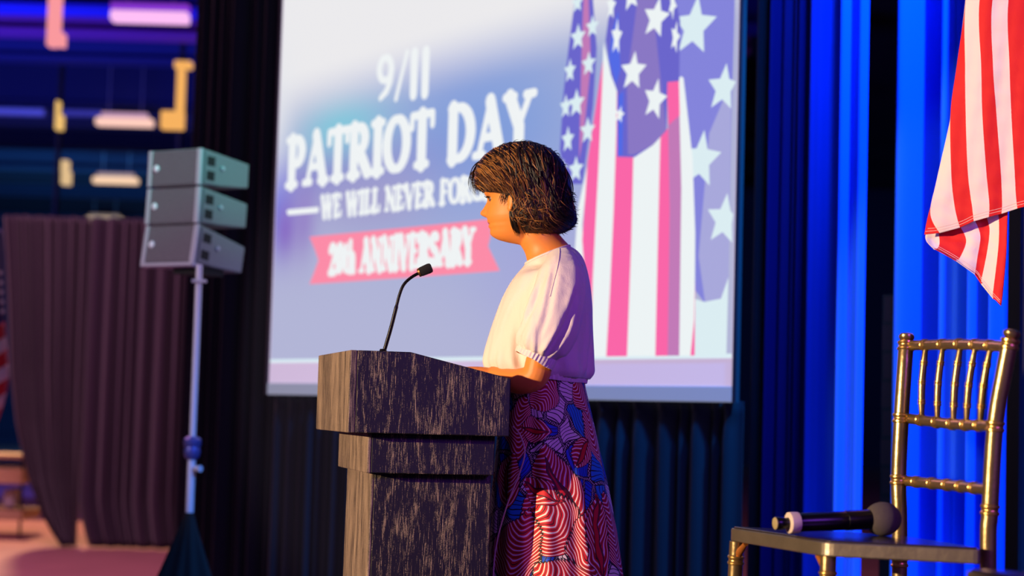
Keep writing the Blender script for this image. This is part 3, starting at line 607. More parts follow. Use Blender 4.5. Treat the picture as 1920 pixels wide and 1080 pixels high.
for i in range(3):
    o0 = Vector((near.x, near.y, tops[i]))             # pivot: near front top corner
    R = Matrix.Rotation(pit[i], 4, fx)
    M = Matrix.Translation(o0) @ R @ Matrix(((fx.x, -fn.x, 0, 0), (fx.y, -fn.y, 0, 0), (0, 0, 1, 0), (0, 0, 0, 1)))
    def Q(x, y, z): return M @ Vector((x, y, z))       # x along front (<=0), y backwards, z up
    H = Hc if i < 2 else Hc+0.012
    b = MB(); sidep = [(0.0, 0), (Dc, -0.030), (Dc, -H+0.030), (0.0, -H)]
    b.prism([Q(0, y, z) for y, z in sidep], (0, 0, 0), Q(-Wc, 0, 0)-Q(0, 0, 0)); cab = ab(b, 'cabinet', m_cab, bevel=0.006)
    def qbox(x0, x1, y0, y1, z0, z1, b=None):
        b = b or MB(); b.prism([Q(x0, y0, z0), Q(x1, y0, z0), Q(x1, y1, z0), Q(x0, y1, z0)], (0, 0, 0), Q(0, 0, z1)-Q(0, 0, z0)); return b
    ab(qbox(-Wc+0.022, -0.022, -0.008, 0.004, -H+0.008, -0.008), 'grille', m_grille, parent=cab)
    ab(qbox(-0.024, 0.002, -0.012, 0.004, -H+0.002, -0.002), 'edge_trim', m_trim, parent=cab, bevel=0.003)
    ab(qbox(-Wc-0.002, -Wc+0.022, -0.012, 0.004, -H+0.002, -0.002), 'edge_trim', m_trim, parent=cab, bevel=0.003)
    b = MB(); Mb = Matrix.Translation(Q(-Wc+0.052, -0.009, -H*0.5)) @ (-(Q(0, 1, 0)-Q(0, 0, 0))).to_track_quat('Z', 'Y').to_matrix().to_4x4()
    b.lathe([(0.016, -0.002), (0.017, 0.002), (0.014, 0.005), (0.005, 0.006)], 24, Mb); ab(b, 'badge', mat('white_badge', (0.95, 0.95, 0.98), 0.4), parent=cab, smooth=True)
    ab(qbox(0.0, 0.006, 0.015, 0.12, -H+0.012, -0.012), 'handle_plate', m_cab, parent=cab, bevel=0.003)
    for z0, z1 in ((-0.078, -0.034), (-H+0.030, -H+0.074)):
        ab(qbox(0.003, 0.0075, 0.032, 0.088, z0, z1), 'handle_pocket', m_dark, parent=cab)
    b = MB(); Mr = Matrix.Translation(Q(0.006, 0.145, -H*0.5+0.01)) @ (Q(1, 0, 0)-Q(0, 0, 0)).to_track_quat('Z', 'Y').to_matrix().to_4x4()
    b.lathe([(0.010, -0.008), (0.010, 0.004), (0.005, 0.006)], 16, Mr); ab(b, 'rigging_pin', m_trim, parent=cab, smooth=True)
    if i == 2: ab(qbox(-Wc, 0.0, -0.012, 0.03, -H-0.014, -H+0.004), 'bottom_rail', m_trim, parent=cab, bevel=0.003)
# bracket below and the pole
pz = P(376, 500, SY).z
b = MB(); pc = Vector((stand_xy.x, stand_xy.y, 0))
cc = Vector((near.x, near.y, 0)) - fx*(0.05) - fn*0.12
b.prism([Vector((cc.x, cc.y, 0))+fx*a_+fn*c_ for a_, c_ in ((-0.13, -0.10), (0.02, -0.10), (0.02, 0.09), (-0.13, 0.09))], (0, 0, pz-0.03), (0, 0, pz+0.035)); ab(b, 'mounting_bracket', m_dark)
m_pole = mat('satin_grey_pole', (0.78, 0.76, 0.80), 0.4, 0.2)
m_coll = mat('blue_grey_collar', (0.30, 0.30, 0.55), 0.4, 0.4)
b = MB(); zc_ = P(365, 838, SY).z
b.tube([(pc.x, pc.y, 0.05), (pc.x, pc.y, zc_)], 0.019, 18); ab(b, 'lower_pole', m_pole, smooth=True)
b = MB(); b.tube([(pc.x, pc.y, zc_), (pc.x, pc.y, pz+0.01)], 0.0155, 18); ab(b, 'upper_pole', m_pole, smooth=True)
b = MB(); b.lathe([(0.022, -0.06), (0.036, -0.045), (0.040, -0.02), (0.036, 0.0), (0.042, 0.01), (0.042, 0.035), (0.03, 0.045), (0.02, 0.05)], 24, Matrix.Translation((pc.x, pc.y, zc_))); ab(b, 'collar', m_coll, smooth=True)
b = MB(); b.tube([(pc.x+0.02, pc.y-0.02, zc_-0.10), (pc.x+0.05, pc.y-0.04, zc_-0.10)], [0.012, 0.016], 12); ab(b, 'locking_knob', m_trim, smooth=True)
b = MB(); b.tube([(pc.x-0.028, pc.y-0.02, pz-0.07), (pc.x+0.04, pc.y-0.02, pz-0.07)], 0.008, 10); ab(b, 'safety_pin', m_trim, smooth=True)
za = P(352, 962, SY).z
# tripod legs and black cloth skirt over them
for k in range(3):
    a_ = math.radians(90+120*k); b = MB()
    b.tube([(pc.x, pc.y, za-0.12), (pc.x+0.42*math.cos(a_), pc.y+0.42*math.sin(a_), 0.02)], 0.013, 10); ab(b, 'leg', m_dark, smooth=True)
n = 64; vs = []; zs_ = np.linspace(0, 1, 14)
for t in zs_:
    for k in range(n):
        a_ = 2*math.pi*k/n; tri = 1/(max(math.cos((a_-math.radians(30)+math.pi/3) % (2*math.pi/3)-math.pi/3), 0.5))
        r = 0.022+(0.40*t**1.05)*(0.62+0.5*(tri-1)/1.0)*1.05 + 0.012*t*math.sin(9*a_)
        vs.append((pc.x+r*math.cos(a_), pc.y+r*math.sin(a_), za*(1-t)+0.003))
fs = [(i*n+k, i*n+(k+1) % n, (i+1)*n+(k+1) % n, (i+1)*n+k) for i in range(len(zs_)-1) for k in range(n)]
b = MB(); b.add(vs, fs); ab(b, 'cloth_cover', mat('black_lycra', (0.03, 0.03, 0.04), 0.7, spec=0.2), smooth=True)
# ================================================================ the hall beyond, left of the drapes
area('magenta_hall_light', (-5.0, 15.0, 7.5), (-4.2, 17.5, 0.0), 470, (1.0, 0.42, 0.68), 3, 2)
area('blue_hall_light', (-10.0, 27.0, 3.0), (-10.5, 36, 9.0), 1500, (0.10, 0.12, 1.0), 6, 2)
spot('warm_floor_light', (-6.5, 24.0, 6.0), (-5.6, 21.0, 0.0), 2600, (1.0, 0.62, 0.3), 60, 0.3)
m_ceil = mat('dark_ceiling', (0.05, 0.06, 0.16), 0.9)
plain('ceiling', m_ceil, [(-45, 12), (45, 12), (45, 75), (-45, 75)], 9.6, 9.8)
m_bw = mat('navy_cladding', (0.06, 0.14, 0.26), 0.8)
area('teal_hall_fill', (-12.0, 48.0, 5.0), (-12, 64, 6.0), 700, (0.08, 0.45, 1.0), 8, 1)  # added fill that tints the far cladding teal
b = MB()
for k in range(24):
    z = k*0.4; b.box(-45, 45, 64-(0.12 if k % 2 else 0.0), 64.3, z, z+0.4)
tag(b.build('wall_far', m_bw), kind='structure')
b = MB(); b.box(-45.3, -45, -3, 75, 0, 9.7); tag(b.build('wall_left', m_bw), kind='structure')
cols = [(0.10, 0.08, 0.60), (0.06, 0.10, 0.70), (0.46, 0.14, 0.50), (0.04, 0.10, 0.36), (0.04, 0.10, 0.30), (0.24, 0.26, 0.34), (0.03, 0.05, 0.16), (0.04, 0.10, 0.22), (0.03, 0.06, 0.14), (0.05, 0.12, 0.24), (0.03, 0.05, 0.12)]  # the hall's blue and violet light is put into these beam colours
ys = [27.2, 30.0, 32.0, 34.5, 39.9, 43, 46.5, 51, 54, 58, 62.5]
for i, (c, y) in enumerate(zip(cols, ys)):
    m = mat('beam_light_tint_%d' % i, c, 0.8); b = MB(); b.box(-30, 4, y, y+0.35, 7.95, 9.6)
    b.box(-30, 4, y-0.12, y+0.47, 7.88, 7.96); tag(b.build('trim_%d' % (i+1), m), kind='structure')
# hanging linear lights, one above another in the view because the row recedes
fx_lab = ['hanging linear light nearest and highest of the row, violet and white glow', 'hanging linear light second down the receding row', 'hanging linear light third down the receding row, warm white', 'hanging linear light farthest and lowest, just above the plum curtain']
fpos = [(282, 28, 28.7, (0.97, 0.72, 0.93), (0.55, 0.22, 0.85)), (234, 226, 39.3, (0.98, 0.78, 0.72), (0.80, 0.62, 0.75)), (217, 336, 50.0, (0.98, 0.82, 0.68), (0.7, 0.6, 0.62)), (196, 411, 60.9, (0.93, 0.80, 0.66), (0.5, 0.45, 0.45))]
m_fh = mat('fixture_housing', (0.55, 0.55, 0.6), 0.5)
for i, (x, y, Y, c1, c2) in enumerate(fpos):
    p = P(x, y, Y); f = empty('hanging_linear_light', p, fx_lab[i], 'light', 'linear lights hanging in the far hall')
    b = MB(); b.box(-0.60, 0.60, -0.15, 0.15, -0.12, 0.04); b.build('diffuser', emis('lamp_diffuser_%d' % i, c1, 1.1), f, bevel=0.03)
    b = MB(); b.box(-0.60, 0.60, -0.12, 0.12, 0.041, 0.16) if i == 0 else b.box(-0.48, 0.48, -0.12, 0.12, 0.041, 0.15); b.build('lamp_housing', emis('lamp_glow_%d' % i, c2, 0.9), f)
    b = MB()
    for s in (-0.35, 0.35): b.tube([(s, 0, 0.14), (s, 0, 9.6-p.z)], 0.012, 6)
    b.build('suspension_rod', m_fh, f)
# glowing boxes in place of column parts lit by warm light
m_dcol = mat('dark_column', (0.03, 0.03, 0.06), 0.8)
def px_box(x0, y0, x1, y1, Y, t=0.25):
    a = P(x0, y1, Y); c = P(x1, y0, Y); return a.x, c.x, Y, Y+t, a.z, c.z
col = [(100, 26.0, 30, 'near'), (111, 36.0, 20, 'mid'), (120, 47.0, 15, 'far')]
b = MB(); p = P(101, 300, 25.5); b.box(p.x-0.11, p.x+0.11, 25.6, 25.8, 0, 9.6); 
pb = px_box(88, 190, 108, 745, 36.3); b2 = MB(); b2.box(pb[0], pb[1], pb[2], pb[3], 0.0, pb[5]+4.5)
cA = tag(b2.build('hall_column', m_dcol), 'dark column in the far hall, left of the linear lights', 'column')
pb = px_box(316, 120, 336, 745, 33.0); b2 = MB(); b2.box(pb[0], pb[1], pb[2]+0.05, pb[3]+0.05, 0.0, 9.6)
tag(b2.build('hall_column', m_dcol), 'dark column in the far hall, behind the amber glowing bracket', 'column')
def glow(name, boxes, c, label, s=1.0):
    bb = MB()
    for q in boxes:
        x0, x1, y0, y1, z0, z1 = px_box(*q); bb.box(x0, x1, y0, y1, z0, z1)
    return tag(bb.build(name, emis(name+c[0], c[1], s), bevel=0.02), label, 'light')
glow('glowing_column_part', [(86, -60, 109, 84, 26.0), (105, 60, 118, 84, 26.0), (105, -60, 113, 62, 26.0)], ('a', (0.98, 0.60, 0.62)), 'tall salmon pink glow for a lit column at the top left')
glow('glowing_column_part', [(371, 42, 390, 86, 27.0), (380, -40, 396, 60, 27.0)], ('b', (0.96, 0.42, 0.45)), 'salmon glow for a lit column beside the black drape at the top')
glow('glowing_column_bracket', [(328, 128, 345, 218, 32.8), (300, 208, 343, 240, 32.8), (326, 114, 358, 126, 32.8)], ('c', (0.97, 0.70, 0.38)), 'amber angular glow for a lit column bracket left of the black drape, above the speaker')
glow('glowing_column_part', [(102, 188, 110, 242, 36.0), (108, 214, 116, 242, 36.0)], ('d', (0.95, 0.76, 0.45)), 'small amber glow for a lit part of the dark column, upper of two')
glow('glowing_column_part', [(113, 300, 127, 322, 36.0), (113, 320, 130, 345, 36.0)], ('e', (0.88, 0.74, 0.55)), 'small cream glow for a lit part of the dark column, lower of two')
# grey ledge band across the back of the hall
b = MB(); x0, x1, y0, y1, z0, z1 = px_box(-40, 182, 84, 213, 41.0); b.box(x0, x1, y0, y1, z0, z1); b.box(x0+0.2, x0+0.24, y0, y0+0.04, z1, 9.6); b.box(x1-0.24, x1-0.2, y0, y0+0.04, z1, 9.6); tag(b.build('duct', mat('grey_duct', (0.80, 0.85, 0.95), 0.6, emit=None)), 'pale grey duct crossing the far hall at the left edge', 'duct')
b = MB(); x0, x1, y0, y1, z0, z1 = px_box(118, 195, 190, 216, 41.0); b.box(x0, x1, y0, y1, z0, z1); b.box(x0+0.2, x0+0.24, y0, y0+0.04, z1, 9.6); b.box(x1-0.24, x1-0.2, y0, y0+0.04, z1, 9.6); tag(b.build('duct', mat('slate_duct', (0.6, 0.62, 0.75), 0.6)), 'slate grey duct right of the dark column, beside a linear light', 'duct')
# ---------------------------------------------------------------- plum curtains
m_plum = mat('plum_drape', (0.17, 0.12, 0.20), 0.75, bump=0.3, bscale=300, sheen=0.2)
YC = 19.8
zt = P(150, 408, YC).z
def edgeL(u, t):   # left panel: its left edge sweeps inward toward the floor
    k = float(np.interp(t, [0, .035, .1, .2, .36, .52, .75, 1], [.88, .80, .68, .56, .44, .37, .32, .25]))
    return u*(1-k)+k
def edgeR(u, t):
    k2 = 0.07*max(0.0, (0.16-t)/0.16)**1.6
    return u*(1-k2)+k2
xa, xb, xc, xd = P(-62, 700, YC).x, P(147, 900, YC).x, P(152, 900, YC).x, P(470, 700, YC).x
drape('plum_curtain', (xa, YC), (xb, YC+0.05), 0.02, zt, m_plum, 9, 0.16, 21, 'plum pleated curtain at the left, its left edge swept inward at the floor', edge=edgeL, zseg=50)
drape('plum_curtain', (xc-0.02, YC+0.02), (xd, YC), 0.02, zt, m_plum, 11, 0.16, 23, 'plum pleated curtain behind the speaker pole, right of the lit gap', edge=edgeR, zseg=50)
# pale boards and case stacked behind the curtain edge
m_board = mat('pale_timber', (0.78, 0.66, 0.50), 0.6, noise=0.2); m_case = mat('grey_white_case', (0.70, 0.70, 0.74), 0.5)
rk = empty('storage_rack', (P(-40, 900, 21).x, 21.0, 0), 'low open rack with pale shelf boards at the left edge behind curtain', 'rack')
RI = Matrix.Translation(-Vector(rk.location))
for (ya, yb_, m) in ((853, 858, m_board), (880, 890, m_board), (893, 905, m_board), (958, 973, m_board)):
    x0, x1, y0, y1, z0, z1 = px_box(-60, ya, 42, yb_, 21.0, 0.8); b = MB(); b.box(x0, x1, y0, y1, z0, z1); o = b.build('shelf_board', m, rk, bevel=0.01); o.data.transform(RI)
for xx in (-58, 38):
    x0, x1, y0, y1, z0, z1 = px_box(xx, 820, xx+4, 985, 21.02, 0.05); b = MB(); b.box(x0, x1, y0, y1, 0, z1); o = b.build('upright', m_dark, rk); o.data.transform(RI)
x0, x1, y0, y1, z0, z1 = px_box(2, 918, 28, 957, 21.15, 0.4); b = MB(); b.box(x0, x1, y0, y1, z0+0.03, z1); tag(b.build('storage_case', m_case, bevel=0.05), 'small grey white case on the lowest shelf of the rack', 'case')
# ================================================================ flags
def cloth_mat(name, c, rough=0.75):
    m = mat(name, c, rough, bump=0.5, bscale=45, sheen=0.15); return m
f_red = cloth_mat('flag_red_nylon', (0.86, 0.05, 0.07)); f_white = cloth_mat('flag_white_nylon', (0.95, 0.88, 0.84)); f_blue = cloth_mat('flag_blue_nylon', (0.10, 0.10, 0.40)); f_hem = cloth_mat('flag_stitching', (0.95, 0.80, 0.75))
FY = 5.0
fmats = [f_red, f_white, f_blue, f_hem]
def sheet(rows, colors, depth, b, nv=40, nu=8, rip=0.006, seed=1, thick=True):
    """rows: list of pixel polylines (one per height), each with len(colors)+1 points; stripes run between successive points"""
    r = np.random.default_rng(seed); ph = r.uniform(0, 6, 8)
    R = np.array(rows, float); nr = len(rows); ns = len(colors)
    t = np.linspace(0, nr-1, nv); su = np.linspace(0, ns, ns*nu+1)
    V = []
    for ti in t:
        i = min(int(ti), nr-2); f = ti-i
        p0 = R[max(i-1, 0)]; p1 = R[i]; p2 = R[i+1]; p3 = R[min(i+2, nr-1)]
        row = 0.5*((2*p1)+(p2-p0)*f+(2*p0-5*p1+4*p2-p3)*f*f+(-p0+3*p1-3*p2+p3)*f**3)
        for s in su:
            j = min(int(s), ns-1); g = s-j; x = row[j][0]*(1-g)+row[j+1][0]*g; y = row[j][1]*(1-g)+row[j+1][1]*g
            dd = depth(s/ns, ti/(nr-1)) + rip*(math.sin(y*0.13+x*0.05+ph[0])+0.7*math.sin(y*0.23-x*0.11+ph[1])+0.5*math.sin(x*0.21+y*0.03+ph[2]))*0.5
            V.append(P(x, y, FY+dd))
    N = len(su); F = []; Mi = []
    for i in range(nv-1):
        for j in range(N-1):
            F.append((i*N+j, i*N+j+1, (i+1)*N+j+1, (i+1)*N+j)); Mi.append(colors[min(j//nu, ns-1)])
    b.add(V, F, 0); b.m = b.m[:-len(F)]+Mi
R_, W_, B2 = 0, 1, 2
b = MB()
# front fall: stripes hang down; left border widens toward the hem
rows = [
 [(1822, -130), (1822, -128), (1824, -130), (1840, -130), (1864, -130), (1894, -130), (1920, -130), (1945, -130), (1975, -130)],
 [(1811, 0), (1811, 0), (1812, 0), (1812, 0), (1837, 0), (1861, 0), (1891, 0), (1925, 0), (1960, 0)],
 [(1795, 130), (1795, 130), (1794, 128), (1810, 128), (1840, 125), (1862, 125), (1893, 122), (1921, 120), (1952, 120)],
 [(1784, 218), (1784, 216), (1783, 214), (1811, 214), (1842, 212), (1868, 210), (1896, 206), (1926, 204), (1958, 200)],
 [(1763, 330), (1757, 338), (1784, 330), (1815, 325), (1849, 318), (1876, 316), (1902, 310), (1932, 306), (1962, 302)],
 [(1742, 400), (1745, 400), (1791, 392), (1823, 388), (1855, 380), (1879, 376), (1905, 366), (1935, 362), (1965, 358)],
 [(1733, 440), (1762, 437), (1800, 427), (1826, 415), (1854, 407), (1878, 401), (1908, 391), (1936, 384), (1966, 378)]]
# merge: stripes = thin red edge, white, red, white, red, white, red, white
cols_ = [R_, W_, R_, W_, R_, W_, R_, W_]
def dep(u, t): return 0.005*math.sin(u*8+t*2)+0.0015*math.sin(u*20+1.3*t)-0.14*u
sheet(rows, cols_, dep, b, 60, 8, 0.0022, 3)
# folded back corner hanging below the hem, seen from its underside
rows2 = [
 [(1736, 438), (1760, 436), (1800, 424), (1828, 414), (1850, 405), (1872, 398), (1890, 394)],
 [(1735, 446), (1762, 455), (1812, 452), (1838, 442), (1856, 432), (1874, 424), (1889, 420)],
 [(1738, 454), (1758, 466), (1799, 485), (1833, 480), (1851, 474), (1872, 470), (1887, 478)],
 [(1746, 463), (1752, 467), (1792, 488), (1828, 512), (1840, 528), (1862, 552), (1880, 555)],
 [(1748, 464), (1754, 468), (1793, 490), (1828, 514), (1841, 531), (1862, 558), (1877, 574)]]
cols2 = [W_, R_, W_, R_, W_, R_]
sheet(rows2, cols2, lambda u, t: 0.035+0.006*math.sin(u*12)-0.10*u-0.02*t, b, 40, 8, 0.003, 9)
fl = b.build('american_flag', None, None, True, mats=fmats)
sm = fl.modifiers.new('cloth', 'SOLIDIFY'); sm.thickness = 0.0015
tag(fl, 'red and white striped flag hanging limp in front of the blue drape at the right', 'flag')
# hem stitching lines belong to the flag
b = MB()
for off in (-5, -9):
    pts_ = [(1735, 440+off), (1762, 436+off), (1800, 427+off), (1826, 415+off), (1854, 407+off), (1878, 401+off), (1908, 391+off), (1936, 384+off)]
    q = 0
vsF = [v.co.copy() for v in fl.data.vertices]; psF = [tuple(p.vertices) for p in fl.data.polygons]
from mathutils.bvhtree import BVHTree
bv_ = BVHTree.FromPolygons(vsF, psF); b = MB()
for hem_, offs in (([(1735, 440), (1762, 437), (1800, 427), (1826, 415), (1854, 407), (1878, 401), (1908, 391), (1936, 384), (1966, 378)], (-6, -11)), ([(1754, 468), (1793, 490), (1828, 514), (1841, 531), (1862, 558), (1875, 572)], (-5, -9))):
    for off in offs:
        pts_ = []
        for p in cr([Vector((x, y, 0)) for x, y in hem_], 6):
            hit = bv_.ray_cast(CAM, ray(p.x, p.y+off).normalized())[0]
            if hit: pts_.append(hit+(CAM-hit).normalized()*0.0016)
        if len(pts_) > 2: b.tube(pts_, 0.0007, 5)
b.build('hem_stitching', f_hem, fl, True)
# flag pole and stand, just right of the frame's edge
fp = P(2010, 700, 5.05)
g = empty('flag_pole', (fp.x, fp.y, STAGE), 'tall gold flag pole standing at the right of the stage', 'pole')
b = MB(); b.tube([(0, 0, 0.02), (0, 0, 2.75)], 0.015, 14); b.build('pole', m_gold_ring, g, True)
b = MB(); b.lathe([(0.16, 0), (0.16, 0.02), (0.05, 0.05), (0.02, 0.12)], 32); b.build('base', m_gold_ring, g, True)
b = MB(); b.lathe([(0.012, 2.74), (0.03, 2.77), (0.035, 2.80), (0.02, 2.84), (0.004, 2.88)], 20); b.build('finial', m_gold_ring, g, True)
# ---------------------------------------------------------------- small flag at the far left edge
FY_keep = FY; FY = 13.0
b = MB()
top_rows = [[(-70, 430), (-40, 430), (3, 430)], [(-72, 505), (-40, 505), (4, 505)], [(-75, 590), (-40, 595), (8, 603)]]
sheet(top_rows, [B2, B2], lambda u, t: 0.1*math.sin(u*7), b, 12, 6, 0.01, 2)
ys0 = [603, 630, 655, 682, 708, 735, 762]
for k in range(6):
    x_a = [8, 10, 13, 15, 16, 12, 5][k]; x_b = [8, 10, 13, 15, 16, 12, 5][k+1]
    sheet([[(-75, ys0[k]+60), (-35, ys0[k]+30), (x_a, ys0[k])], [(-75, ys0[k+1]+60), (-35, ys0[k+1]+30), (x_b, ys0[k+1])]], [k % 2, k % 2], lambda u, t: 0.1*math.sin(u*7), b, 5, 6, 0.01, 2)
sheet([[(-75, 822), (-35, 792), (5, 762)], [(-72, 840), (-34, 815), (-6, 795)]], [0, 0], lambda u, t: 0.1*math.sin(u*7), b, 5, 6, 0.01, 2)
for (x, y) in [(1, 512), (2, 530), (3, 548), (4, 566), (5, 584)]:
    b.add([P(x-4, y-3, FY-0.12), P(x+3, y-4, FY-0.12), P(x+3, y+3, FY-0.12), P(x-4, y+4, FY-0.12)], [(0, 1, 2, 3)], 1)
fl2 = b.build('american_flag', None, None, True, mats=fmats); sm = fl2.modifiers.new('cloth', 'SOLIDIFY'); sm.thickness = 0.004
tag(fl2, 'sliver of an american flag at the far left edge before the plum curtain', 'flag')
fp = P(-60, 700, FY+0.15)
g = empty('flag_pole', (fp.x, fp.y, 0), 'flag pole at the far left, mostly outside the view', 'pole')
b = MB(); b.tube([(0, 0, 0.02), (0, 0, 3.0)], 0.015, 10); b.build('pole', m_gold_ring, g, True)
b = MB(); b.lathe([(0.2, 0), (0.2, 0.03), (0.03, 0.12)], 24); b.build('base', m_gold_ring, g, True)
FY = FY_keep
# ================================================================ the speaker at the lectern
WY = 5.03
def W(px, py, lat=0.0):
    """lat: metres, negative is towards the camera"""
    return P(px, py, WY) + Vector((0, lat, 0))
MPP = (P(1100, 600, WY)-P(1000, 600, WY)).length/100      # metres per pixel at her distance
person = empty('person', Vector((W(1030, 700).x, WY, STAGE)), 'woman with short brown hair, cream blouse and colourful print skirt standing at the lectern', 'person')
PI_ = Matrix.Translation(-Vector(person.location))
def link_body(o, parent=person):
    o.parent = parent; o.data.transform(PI_); return o
def interp_rows(rows, n):
    R = np.array(rows, float); k = len(R); out = []
    for ti in np.linspace(0, k-1, n):
        i = min(int(ti), k-2); f = ti-i; p0, p1, p2, p3 = R[max(i-1, 0)], R[i], R[i+1], R[min(i+2, k-1)]
        out.append(0.5*((2*p1)+(p2-p0)*f+(2*p0-5*p1+4*p2-p3)*f*f+(-p0+3*p1-3*p2+p3)*f**3))
    return out
def grid_faces(n, seg, base=0, capa=True, capb=True):
    f = [(i*seg+k, i*seg+(k+1) % seg, (i+1)*seg+(k+1) % seg, (i+1)*seg+k) for i in range(n-1) for k in range(seg)]
    if capa: f.append(tuple(range(seg-1, -1, -1)))
    if capb: f.append(tuple(range((n-1)*seg, n*seg)))
    return f
def se(c, e):  # signed power
    return math.copysign(abs(c)**e, c)
# ---------------------------------------------------------------- head surface
HYAW = math.radians(14)
HC = W(985, 370)
hf = Vector((-math.cos(HYAW), math.sin(HYAW), 0)); hn = Vector((-math.sin(HYAW), -math.cos(HYAW), 0))   # forward, towards camera
def H(px, py, n=0.0):
    """profile pixel + metres off the mid plane (positive towards the camera)"""
    q = W(px, py)-HC; return HC + hf*(-q.x) + hn*n + Vector((0, 0, q.z))
ky = [284, 286, 291, 300, 315, 330, 350, 363, 374, 385, 398, 406, 414, 419, 425, 430, 437, 443, 449, 454, 459]
kf = [984, 965, 946, 928, 914, 908, 906, 908, 914, 915, 914, 912, 914, 917, 916, 919, 919, 923, 933, 951, 976]
kb = [1000, 1015, 1026, 1038, 1049, 1054, 1057, 1057, 1055, 1052, 1046, 1040, 1034, 1030, 1024, 1020, 1012, 1005, 1000, 996, 992]
kw = [.012, .030, .045, .058, .068, .073, .075, .0755, .074, .073, .070, .068, .065, .062, .059, .056, .051, .046, .038, .028, .016]
_yy = np.arange(280, 464, 0.5)
def _smooth(v, w_=9):
    q = np.interp(_yy, ky, v); p_ = np.pad(q, w_, mode='edge'); ker = np.hanning(2*w_+1); return np.convolve(p_, ker/ker.sum(), 'valid')
kfS, kbS, kwS = _smooth(kf, 4), _smooth(kb), _smooth(kw)
def head_ring(y, seg=96):
    f = np.interp(y, _yy, kfS); b_ = np.interp(y, _yy, kbS); w_ = np.interp(y, _yy, kwS)
    cx = f + float(np.interp(y, [380, 430], [0.52, 0.58]))*(b_-f); out = []
    for k in range(seg):
        a = 2*math.pi*k/seg; c, s = math.cos(a), math.sin(a)     # c=1 front
        ef = 0.88 if c > 0 else 1.0
        x = cx - (cx-f)*se(c, ef) if c > 0 else cx + (b_-cx)*(-c)
        n = w_*se(s, 0.92)
        if c > 0:
            g = lambda v, s_: math.exp(-(v/s_)**2)
            # nose
            nz = np.interp(y, [368, 378, 388, 396, 400, 404, 407], [0.0, 5.0, 12, 17.0, 16.0, 9.0, 0.0])
            x -= nz*g(n, 0.0085 if y < 392 else 0.0125)
            x -= 4.0*g(abs(n)-0.0115, 0.0065)*g(y-400.5, 4.0)
            # eye sockets, cheeks, lips, chin
            x += 5.0*g(abs(n)-0.031, 0.017)*g(y-372, 9)
            x -= 2.0*g(abs(n)-0.040, 0.022)*g(y-396, 18)
            x -= 2.6*g(n, 0.022)*g(y-415.5, 3.0) + 3.0*g(n, 0.018)*g(y-423, 3.0)
            x += 1.5*g(n, 0.028)*g(y-419.3, 1.6)
            x -= 2.0*g(n, 0.02)*g(y-437, 7)
            x -= 1.5*g(n, 0.05)*g(y-362, 5)
        out.append(H(x, y, n))
    return out
bm_ = MB(); ysr = np.concatenate([np.linspace(284, 300, 10), np.linspace(301.5, 459, 104)]); V = []
for y in ysr: V += head_ring(y)
bm_.add(V, grid_faces(len(ysr), 96))
# ear (near and far)
def ear(sgn):
    for (cx, cy, rx, rz, t) in ((972, 384, 8.0, 15, 0.009), (970, 396, 6.0, 8, 0.008)):
        c = H(cx, cy, sgn*0.084); pr_ = []
        for i in range(1, 8):
            a = math.pi*i/8
            for k in range(16):
                p = 2*math.pi*k/16; bx = rx*MPP*math.sin(a)*math.cos(p); bz = rz*MPP*math.sin(a)*math.sin(p); bn = t*math.cos(a)
                pr_.append(c - hf*bx + Vector((0, 0, bz)) + hn*(bn+sgn*bx*0.35))
        bm_.add(pr_, grid_faces(7, 16))
ear(1); ear(-1)
def loft(rows, seg=40, n=None, e=1.0):
    """rows: (front px, front py, back px, back py, half width m, lateral centre)"""
    rr = interp_rows(rows, n or len(rows)*5); V = []
    for r in rr:
        a, b_ = W(r[0], r[1], r[5]), W(r[2], r[3], r[5]); c = (a+b_)/2; h = (a-b_)/2
        for k in range(seg):
            t = 2*math.pi*k/seg; V.append(c + h*se(math.cos(t), e) + Vector((0, r[4]*se(math.sin(t), e), 0)))
    return V, grid_faces(len(rr), seg)
# neck and hidden torso
V, F = loft([(962, 425, 1030, 400, .050, 0), (972, 452, 1042, 430, .050, 0), (984, 474, 1056, 448, .052, 0), (988, 490, 1068, 462, .062, 0), (988, 502, 1072, 480, .080, 0), (984, 520, 1080, 500, .115, 0), (962, 560, 1092, 550, .155, 0), (955, 620, 1090, 620, .135, 0), (960, 690, 1085, 690, .125, 0), (965, 740, 1080, 740, .105, 0), (970, 800, 1080, 800, .11, 0), (985, 850, 1070, 850, .11, 0)], 48)
bm_.add(V, F)
